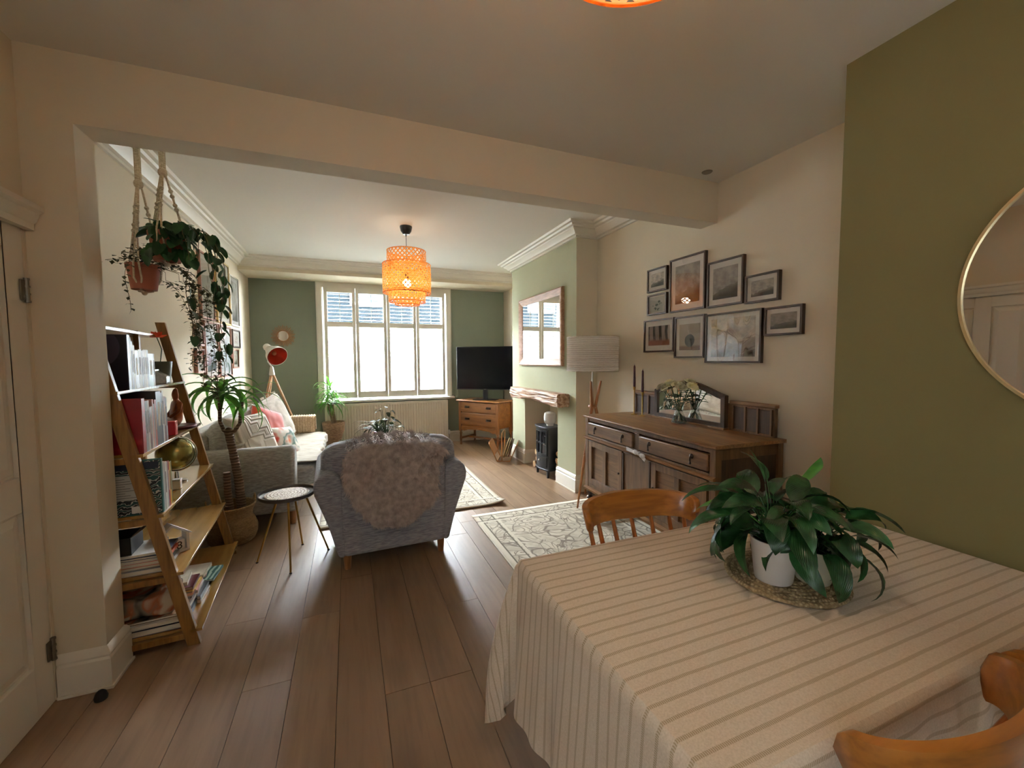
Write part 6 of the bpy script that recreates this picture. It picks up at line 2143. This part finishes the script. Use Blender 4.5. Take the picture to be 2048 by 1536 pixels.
# ============================================================ hanging plants on the beam
M_rope = fabric('cotton_macrame_cord', 'b8a88c', 'd6c8ae', (90, 90, 200), .8)
M_terra = plain('terracotta', '9c5a42', .7, var=.1, scale=15)
M_pothos = leafmat('pothos_leaf', '1c4020', '2f5a2c', .35, trans=.2)
M_small = leafmat('tiny_vine_leaf', '3d4428', '5a5638', .5, trans=.2)
M_vine = plain('brown_vine', '5c5436', .6)
def hanger(label, x, y, ztop, zrim, rpot, hpot, cat='plant'):
    t = T('hanging_plant', label, cat, (x, y, zrim - hpot))
    # pot
    MB().lathe([(0, 0), (rpot * .78, 0), (rpot * .98, hpot * .82), (rpot * 1.04, hpot * .82), (rpot * 1.06, hpot), (rpot * .96, hpot), (rpot * .9, hpot * .85), (0, hpot * .84)], (x, y, zrim - hpot), 36).build('pot', M_terra, t)
    MB().lathe([(0, 0), (rpot * .92, 0)], (x, y, zrim - hpot * .13), 24, close=False).build('soil', M_soil, t)
    hg_ = MB()
    zk = 2.385 if x > -.9 else 2.33
    for dx in (-.008, .008, 0):
        hg_.tube([(x + dx, y + (.006 if dx == 0 else 0), ztop + .0), (x + dx, y, zk)], .0065, 8)
    hg_.sphere((x, y, zk), .020, 14, 10, sc=(1, 1, 1.2))
    hg_.build('cord', M_rope, t)
    for k in range(3):
        a = 2 * PI * k / 3 + .5
        rx_, ry_ = math.cos(a), math.sin(a)
        pr = V((x + rx_ * rpot * 1.1, y + ry_ * rpot * 1.1, zrim))
        kt = V((x + rx_ * .008, y + ry_ * .008, zk))
        mb = MB()
        for s in (-1, 1):
            off = V((-ry_ * s * .005, rx_ * s * .005, 0))
            pth = [kt + off * .4, kt.lerp(pr, .3) + off, kt.lerp(pr, .5) + off * .4, kt.lerp(pr, .75) + off, pr + off * 2,
                   V((x + rx_ * rpot * .95, y + ry_ * rpot * .95, zrim - hpot * .6)) + off * 3, V((x + rx_ * rpot * .5, y + ry_ * rpot * .5, zrim - hpot - .006)), V((x, y, zrim - hpot - .012))]
            mb.tube(pth, .0042, 7)
        for f in (.28, .36, .50, .57):
            c_ = kt.lerp(pr, f)
            mb.sphere(tuple(c_), .0105, 10, 8)
        mb.build('cord', M_rope, t)
    MB().sphere((x, y, zrim - hpot - .014), .013, 10, 8).build('knot', M_rope, t)
    return t
h1 = hanger('terracotta pot of small leaved trailing plant in a macrame hanger, the one nearer the pillar', -.945, 2.64, CF, 1.935, .066, .125)
h2 = hanger('heart leaved trailing pothos in a macrame hanger, the one farther from the pillar', -.832, 2.60, CF, 2.09, .070, .14)
h2['label'] = 'heart leaved trailing pothos in the right hand macrame hanger with long vines'
# move the second hanger's top: it hangs from a ceiling hook just behind the beam
qp = random.Random(12)
def heart(base, size, az, droop_el, mat, root, roll=0):
    lb = leaf_mesh(size, size * .46, .5, .18, 0, 'heart', 8, 5)
    place_leaf(lb, base, az, droop_el, roll)
    return lb.build('leaf', mat, root, angle=180)
def vine_path(p0, out, length, sway):
    pts = [V(p0)]
    d = V(out)
    p = V(p0)
    n_ = int(length / .03)
    for i in range(n_):
        k = min(1, i / 5)
        d = (d * (1 - .3 * k) + V((0, 0, -1)) * (.35 * k + .1) + V((math.sin(i * .6 + sway) * .12, math.cos(i * .5 + sway) * .06, 0))).normalized()
        p = p + d * .03
        pts.append(p.copy())
    return pts
cx, cy, cz = -.832, 2.60, 2.09
cnt = 0
for (az, ln, sway) in ((R(-20), .95, 0), (R(10), .80, 2.), (R(-45), .70, 4.), (R(-50), .30, 1.), (R(60), .5, 3.), (R(-30), .40, 1.), (R(-60), .2, 2.), (R(0), .55, 3.5)):
    p0 = (cx + .06 * math.cos(az), cy + .06 * math.sin(az), cz)
    pts = vine_path(p0, (math.cos(az) * .5, math.sin(az) * .4, .35), ln, sway)
    MB().tube(pts, .0016, 5).build('vine', M_vine, h2)
    for i in range(1, len(pts), 2):
        if qp.random() < .12:
            continue
        a = az + qp.choice((-1, 1)) * qp.uniform(.4, 1.6) - .5
        size = qp.uniform(.042, .066)
        b = pts[i]
        heart(b + V((math.cos(a) * .012, math.sin(a) * .012, 0)), size, a, R(qp.uniform(-75, -30)), M_pothos, h2, qp.uniform(-.6, .6))
for i in range(26):
    a = qp.uniform(0, 2 * PI)
    r_ = qp.uniform(.01, .07)
    heart(V((cx + r_ * math.cos(a), cy + r_ * math.sin(a), cz + qp.uniform(-.01, .055))), qp.uniform(.05, .07), a, R(qp.uniform(-35, 30)), M_pothos, h2, qp.uniform(-.5, .5))
for i in range(44):
    a = R(qp.uniform(-125, 25))
    r_ = qp.uniform(.066, .095)
    heart(V((cx + r_ * math.cos(a), cy + r_ * math.sin(a), cz + qp.uniform(-.12, .05))), qp.uniform(.05, .075), a + qp.uniform(-.5, .5), R(qp.uniform(-85, -35)), M_pothos, h2, qp.uniform(-.5, .5))
# small leaved plant
cx, cy, cz = -.945, 2.64, 1.935
fol = MB()
vn = MB()
def tiny(p, size, d):
    s_ = V(d).cross(V((0, 0, 1)))
    s_ = s_.normalized() if s_.length > .01 else V((1, 0, 0))
    d = V(d).normalized()
    fol.add([p, p + d * size * .5 + s_ * size * .38, p + d * size + V((0, 0, -size * .2)), p + d * size * .5 - s_ * size * .38], [(0, 1, 2, 3)])
vines = [(R(-10), .60, 0), (R(10), .5, 1), (R(-95), .12, 4), (R(-130), .10, 5), (R(-60), .14, 1.5), (R(30), .5, 2.5), (R(-80), .36, 3.3)]
for (az, ln, sway) in vines:
    p0 = (cx + .055 * math.cos(az), cy + .055 * math.sin(az), cz)
    pts = vine_path(p0, (math.cos(az) * .9, math.sin(az) * .7, .25), ln, sway)
    vn.tube(pts, .0012, 4)
    for i in range(1, len(pts)):
        for k in range(5 if ln > .4 else 2):
            tiny(pts[i] + V((qp.uniform(-.01, .01), qp.uniform(-.01, .01), qp.uniform(-.015, .015))), qp.uniform(.014, .028), (qp.uniform(-1, 1), qp.uniform(-1, 1), qp.uniform(-.6, .3)))
for i in range(170):
    a = qp.uniform(0, 2 * PI)
    r_ = .07 * math.sqrt(qp.random())
    tiny(V((cx + r_ * math.cos(a), cy + r_ * math.sin(a), cz + qp.uniform(-.01, .10) * (1.1 - r_ * 6))), qp.uniform(.018, .034), (qp.uniform(-1, 1), qp.uniform(-1, 1), qp.uniform(-.3, .8)))
# second cascade falling further away beside the pothos
for (x_, y_, ln, sway) in ((-.85, 2.62, .62, 0), (-.80, 2.64, .68, 2), (-.87, 2.62, .50, 4), (-.78, 2.63, .75, 1)):
    pts = vine_path((x_, y_, 1.86), (.3, .1, 0), ln, sway)
    vn.tube([V((-.89, 2.64, 1.93)), V((x_, y_, 1.90))] + pts, .0012, 4)
    for i in range(1, len(pts)):
        for k in range(6):
            tiny(pts[i] + V((qp.uniform(-.015, .015), qp.uniform(-.015, .015), qp.uniform(-.015, .015))), qp.uniform(.016, .030), (qp.uniform(-1, 1), qp.uniform(-1, 1), qp.uniform(-.6, .3)))
fol.uv = [(0, 0)] * len(fol.v)
fol.build('foliage', M_small, h1, angle=180, kind='stuff')
vn.build('vine', M_vine, h1)

# ============================================================ yucca in a belly basket
yb_ = T('yucca', 'tall yucca with ringed trunk in a woven seagrass basket beside the bookshelf', 'plant', (-.905, 3.86, 0))
bc_ = (-.905, 3.86, 0)
bk_ = NT('seagrass_weave')
vb = bk_.n('ShaderNodeTexBrick', i_Scale=1.0)
vb.offset = .5
vb.inputs['Color1'].default_value = (*lin('8a6e4a'), 1)
vb.inputs['Color2'].default_value = (*lin('a88a60'), 1)
vb.inputs['Mortar'].default_value = (*lin('4a3824'), 1)
vb.inputs['Mortar Size'].default_value = .03
tcx = bk_.n('ShaderNodeTexCoord')
mpx = bk_.n('ShaderNodeMapping')
mpx.inputs['Scale'].default_value = (36, 22, 1)
bk_.l(tcx.outputs['UV'], mpx.inputs[0])
bk_.l(mpx.outputs[0], vb.inputs['Vector'])
bk_.col(vb.outputs[0])
bk_.bump(vb.outputs['Fac'], -.8, .006)
bk_.p(Roughness=.85)
pf = [(.115, 0), (.15, .02), (.168, .07), (.170, .12), (.155, .17), (.135, .205), (.140, .25), (.165, .30)]
mb = MB()
mb.uv = []
n_ = 48
rows = []
for j in range(41):
    t_ = j / 40 * (len(pf) - 1)
    i0 = min(int(t_), len(pf) - 2)
    f_ = t_ - i0
    r_ = pf[i0][0] * (1 - f_) + pf[i0 + 1][0] * f_
    z_ = pf[i0][1] * (1 - f_) + pf[i0 + 1][1] * f_
    for k in range(n_ + 1):
        a = 2 * PI * k / n_
        q_ = r_ + .0022 * math.sin(a * 36 + (j % 2) * PI)
        rows.append((bc_[0] + q_ * math.cos(a), bc_[1] + q_ * math.sin(a), z_))
        mb.uv.append((k / n_, j / 40))
mb.add(rows, [(j * (n_ + 1) + k, j * (n_ + 1) + k + 1, (j + 1) * (n_ + 1) + k + 1, (j + 1) * (n_ + 1) + k) for j in range(40) for k in range(n_)])
bo = mb.build('basket', bk_.m, yb_, angle=180)
bo.modifiers.new('thick', 'SOLIDIFY').thickness = -.008
MB().tube([(bc_[0] + .165 * math.cos(a), bc_[1] + .165 * math.sin(a), .30) for a in [2 * PI * k / 40 for k in range(41)]], .007, 8, caps=False).build('basket_rim', fabric('seagrass_rim', '8a6e4a', 'ad9068', (60, 60, 60), .8), yb_)
for s in (R(20), R(200)):
    MB().tube([(bc_[0] + .165 * math.cos(s + q), bc_[1] + .165 * math.sin(s + q), .29 + .07 * math.sin((q + .28) / .56 * PI)) for q in [-.28 + .07 * i for i in range(9)]], .006, 7).build('basket_handle', fabric('seagrass_rim', '8a6e4a', 'ad9068', (60, 60, 60), .8), yb_)
MB().lathe([(0, .20), (.132, .20)], bc_, 24, close=False).build('soil', M_soil, yb_)
M_trunk = NT('ringed_yucca_bark')
wv = M_trunk.n('ShaderNodeTexWave', bands_direction='Z', i_Scale=14.0, i_Distortion=3.0)
M_trunk.l(M_trunk.coord(), wv.inputs['Vector'])
M_trunk.col(M_trunk.ramp(wv.outputs['Fac'], [(.2, '5a4636'), (.7, '7c6654')]))
M_trunk.bump(wv.outputs['Fac'], .7, .01)
M_trunk.p(Roughness=.9)
def trunk(pts, rs, nm='trunk', root=yb_):
    P_, R_ = [], []
    for i in range(len(pts) - 1):
        for k in range(8):
            f = k / 8
            P_.append(V(pts[i]).lerp(V(pts[i + 1]), f))
            R_.append((rs[i] * (1 - f) + rs[i + 1] * f) * (1 + .05 * math.sin((i * 8 + k) * 1.9)))
    P_.append(V(pts[-1]))
    R_.append(rs[-1])
    return MB().tube(P_, R_, 12).build(nm, M_trunk.m, root)
trunk([(-.83, 3.86, .19), (-.845, 3.855, .50), (-.875, 3.84, .75), (-.895, 3.83, .90)], [.036, .032, .029, .030])
trunk([(-.90, 3.83, .20), (-.915, 3.82, .42), (-.915, 3.82, .575)], [.028, .026, .025], 'cut_trunk')
trunk([(-.895, 3.83, .885), (-.85, 3.82, .90), (-.81, 3.81, .96), (-.80, 3.80, 1.05), (-.785, 3.80, 1.13)], [.018, .015, .013, .013, .012], 'branch')
trunk([(-.895, 3.83, .885), (-.925, 3.83, .91), (-.945, 3.82, .98), (-.94, 3.82, 1.12), (-.93, 3.82, 1.20)], [.02, .014, .013, .014, .013], 'branch')
MB().sphere((-.89, 3.83, .91), .026, 12, 8, sc=(1, 1, .8)).build('trunk_knot', M_trunk.m, yb_)
M_yuc = leafmat('yucca_leaf', '3a6a22', '5f9636', .35, trans=.35)
qy = random.Random(31)
def sword(c, az, el, L, Wd_, droop, root, mat):
    lb = leaf_mesh(L, Wd_, droop, .35, 0, 'sword', 12, 3)
    place_leaf(lb, V(c), az, el, qy.uniform(-.3, .3))
    lb.build('leaf', mat, root, angle=180)
for i in range(24):
    az = 2 * PI * i * .618
    l_ = i / 24
    sword((-.93 , 3.82, 1.17 + .04 * l_), az, R(5 + 75 * l_), qy.uniform(.30, .42), qy.uniform(.026, .036), qy.uniform(1.9, 3.4), yb_, M_yuc)
for i in range(13):
    az = 2 * PI * i * .618 + .8
    l_ = i / 13
    sword((-.785, 3.80, 1.11 + .03 * l_), az, R(0 + 75 * l_), qy.uniform(.24, .42), qy.uniform(.011, .018), qy.uniform(1.2, 2.4), yb_, M_yuc)

# ---- yucca in a basket pot left of the radiator
yp = T('potted_yucca', 'bushy young yucca in a tapered wicker pot below the left of the window', 'plant', (-.235, 6.86, 0))
pc = (-.235, 6.86, 0)
wk = fabric('brown_wicker', '6e5540', 'a08468', (30, 30, 120), 1.)
MB().lathe([(0, 0), (.085, 0), (.11, .25), (.155, .40), (.165, .50), (.158, .515), (.15, .50), (.10, .42), (0, .42)], pc, 32).build('pot', wk, yp, angle=60)
for k in range(5):
    MB().tube([(pc[0] + (.11 + .009 * k) * math.cos(a), pc[1] + (.11 + .009 * k) * math.sin(a), .27 + .05 * k) for a in [2 * PI * q / 32 for q in range(33)]], .006, 6, caps=False).build('wicker_band', wk, yp)
MB().lathe([(0, .46), (.14, .46)], pc, 24, close=False).build('soil', M_soil, yp)
trunk([(-.24, 6.86, .45), (-.27, 6.85, .65), (-.30, 6.84, .80)], [.022, .02, .018], root=yp)
trunk([(-.20, 6.86, .45), (-.23, 6.85, .62), (-.24, 6.84, .78)], [.02, .018, .016], root=yp)
M_yuc2 = leafmat('bright_yucca_leaf', '3f7a24', '6fae40', .4, trans=.4)
for c in ((-.30, 6.84, .80), (-.24, 6.84, .80), (-.27, 6.84, .95)):
    for i in range(22):
        az = 2 * PI * i * .618 + c[0] * 30
        l_ = i / 22
        sword((c[0], c[1], c[2] + .10 * l_), az, R(-5 + 88 * l_), qy.uniform(.24, .38), qy.uniform(.012, .019), qy.uniform(1.2, 2.8), yp, M_yuc2)

# ---- plants on the coffee table
def small_pot(label, c, r_, h, mat, name='potted_plant'):
    t = T(name, label, 'plant', c)
    MB().lathe([(0, 0), (r_ * .75, 0), (r_ * .95, h * .75), (r_, h * .75), (r_ * 1.03, h), (r_ * .92, h), (0, h * .85)], c, 28).build('pot', mat, t)
    return t
M_terp = plain('pink_terracotta', 'c08070', .7, var=.06)
gz = .453
c1 = small_pot('broad dark leaved plant in a pink terracotta pot on the coffee table', (.385, 5.05, gz), .062, .105, M_terp)
M_dk = leafmat('dark_olive_leaf', '242f1b', '3a442a', .65, trans=.1)
for i in range(26):
    az = 2 * PI * i * .618
    l_ = i / 26
    b = V((.385, 5.05, gz + .09)) + V((math.cos(az) * (.19 * (1 - l_) + .03), math.sin(az) * .12 * (1 - l_), .05 + .30 * l_ * qp.uniform(.7, 1.1)))
    MB().tube([(.385, 5.05, gz + .085), V((.385, 5.05, gz + .1)).lerp(b, .5) + V((0, 0, .03)), b], .003, 5).build('stalk', M_stem, c1)
    lb = leaf_mesh(qp.uniform(.07, .11), qp.uniform(.022, .034), 1.2, .2, 0, 'lance', 8, 5)
    place_leaf(lb, b, az, R(qp.uniform(-30, 35)), qp.uniform(-.5, .5))
    lb.build('leaf', M_dk, c1, angle=180)
c2 = small_pot('slender leaved arching plant in a dark red pot behind the pink pot', (.31, 5.14, gz), .05, .15, plain('dark_red_pot', '7a2a24', .5))
for i in range(30):
    az = 2 * PI * i * .618
    lb = leaf_mesh(qp.uniform(.24, .40), .015, qp.uniform(1.2, 2.0), .3, 0, 'sword', 9, 3)
    place_leaf(lb, V((.31, 5.14, gz + .13)), az, R(qp.uniform(30, 75)), 0)
    lb.build('leaf', M_dk, c2, angle=180)
c3 = T('glass_jar', 'amber glass jar candle beside the pots on the coffee table', 'jar', (.235, 4.98, gz))
MB().lathe([(0, 0), (.05, 0), (.065, .02), (.068, .06), (.05, .085), (.045, .095), (.05, .10)], (.235, 4.98, gz), 28).build('vessel', plain('amber_glass', 'c09a58', .15, spec=.7), c3)
MB().lathe([(0, .095), (.046, .095), (.046, .105), (.01, .11), (.012, .125), (0, .128)], (.235, 4.98, gz), 24).build('lid', M_gold, c3)
c4 = T('round_cactus', 'round green cactus in the pink terracotta saucer pot', 'plant', (.40, 4.96, gz)) if False else None
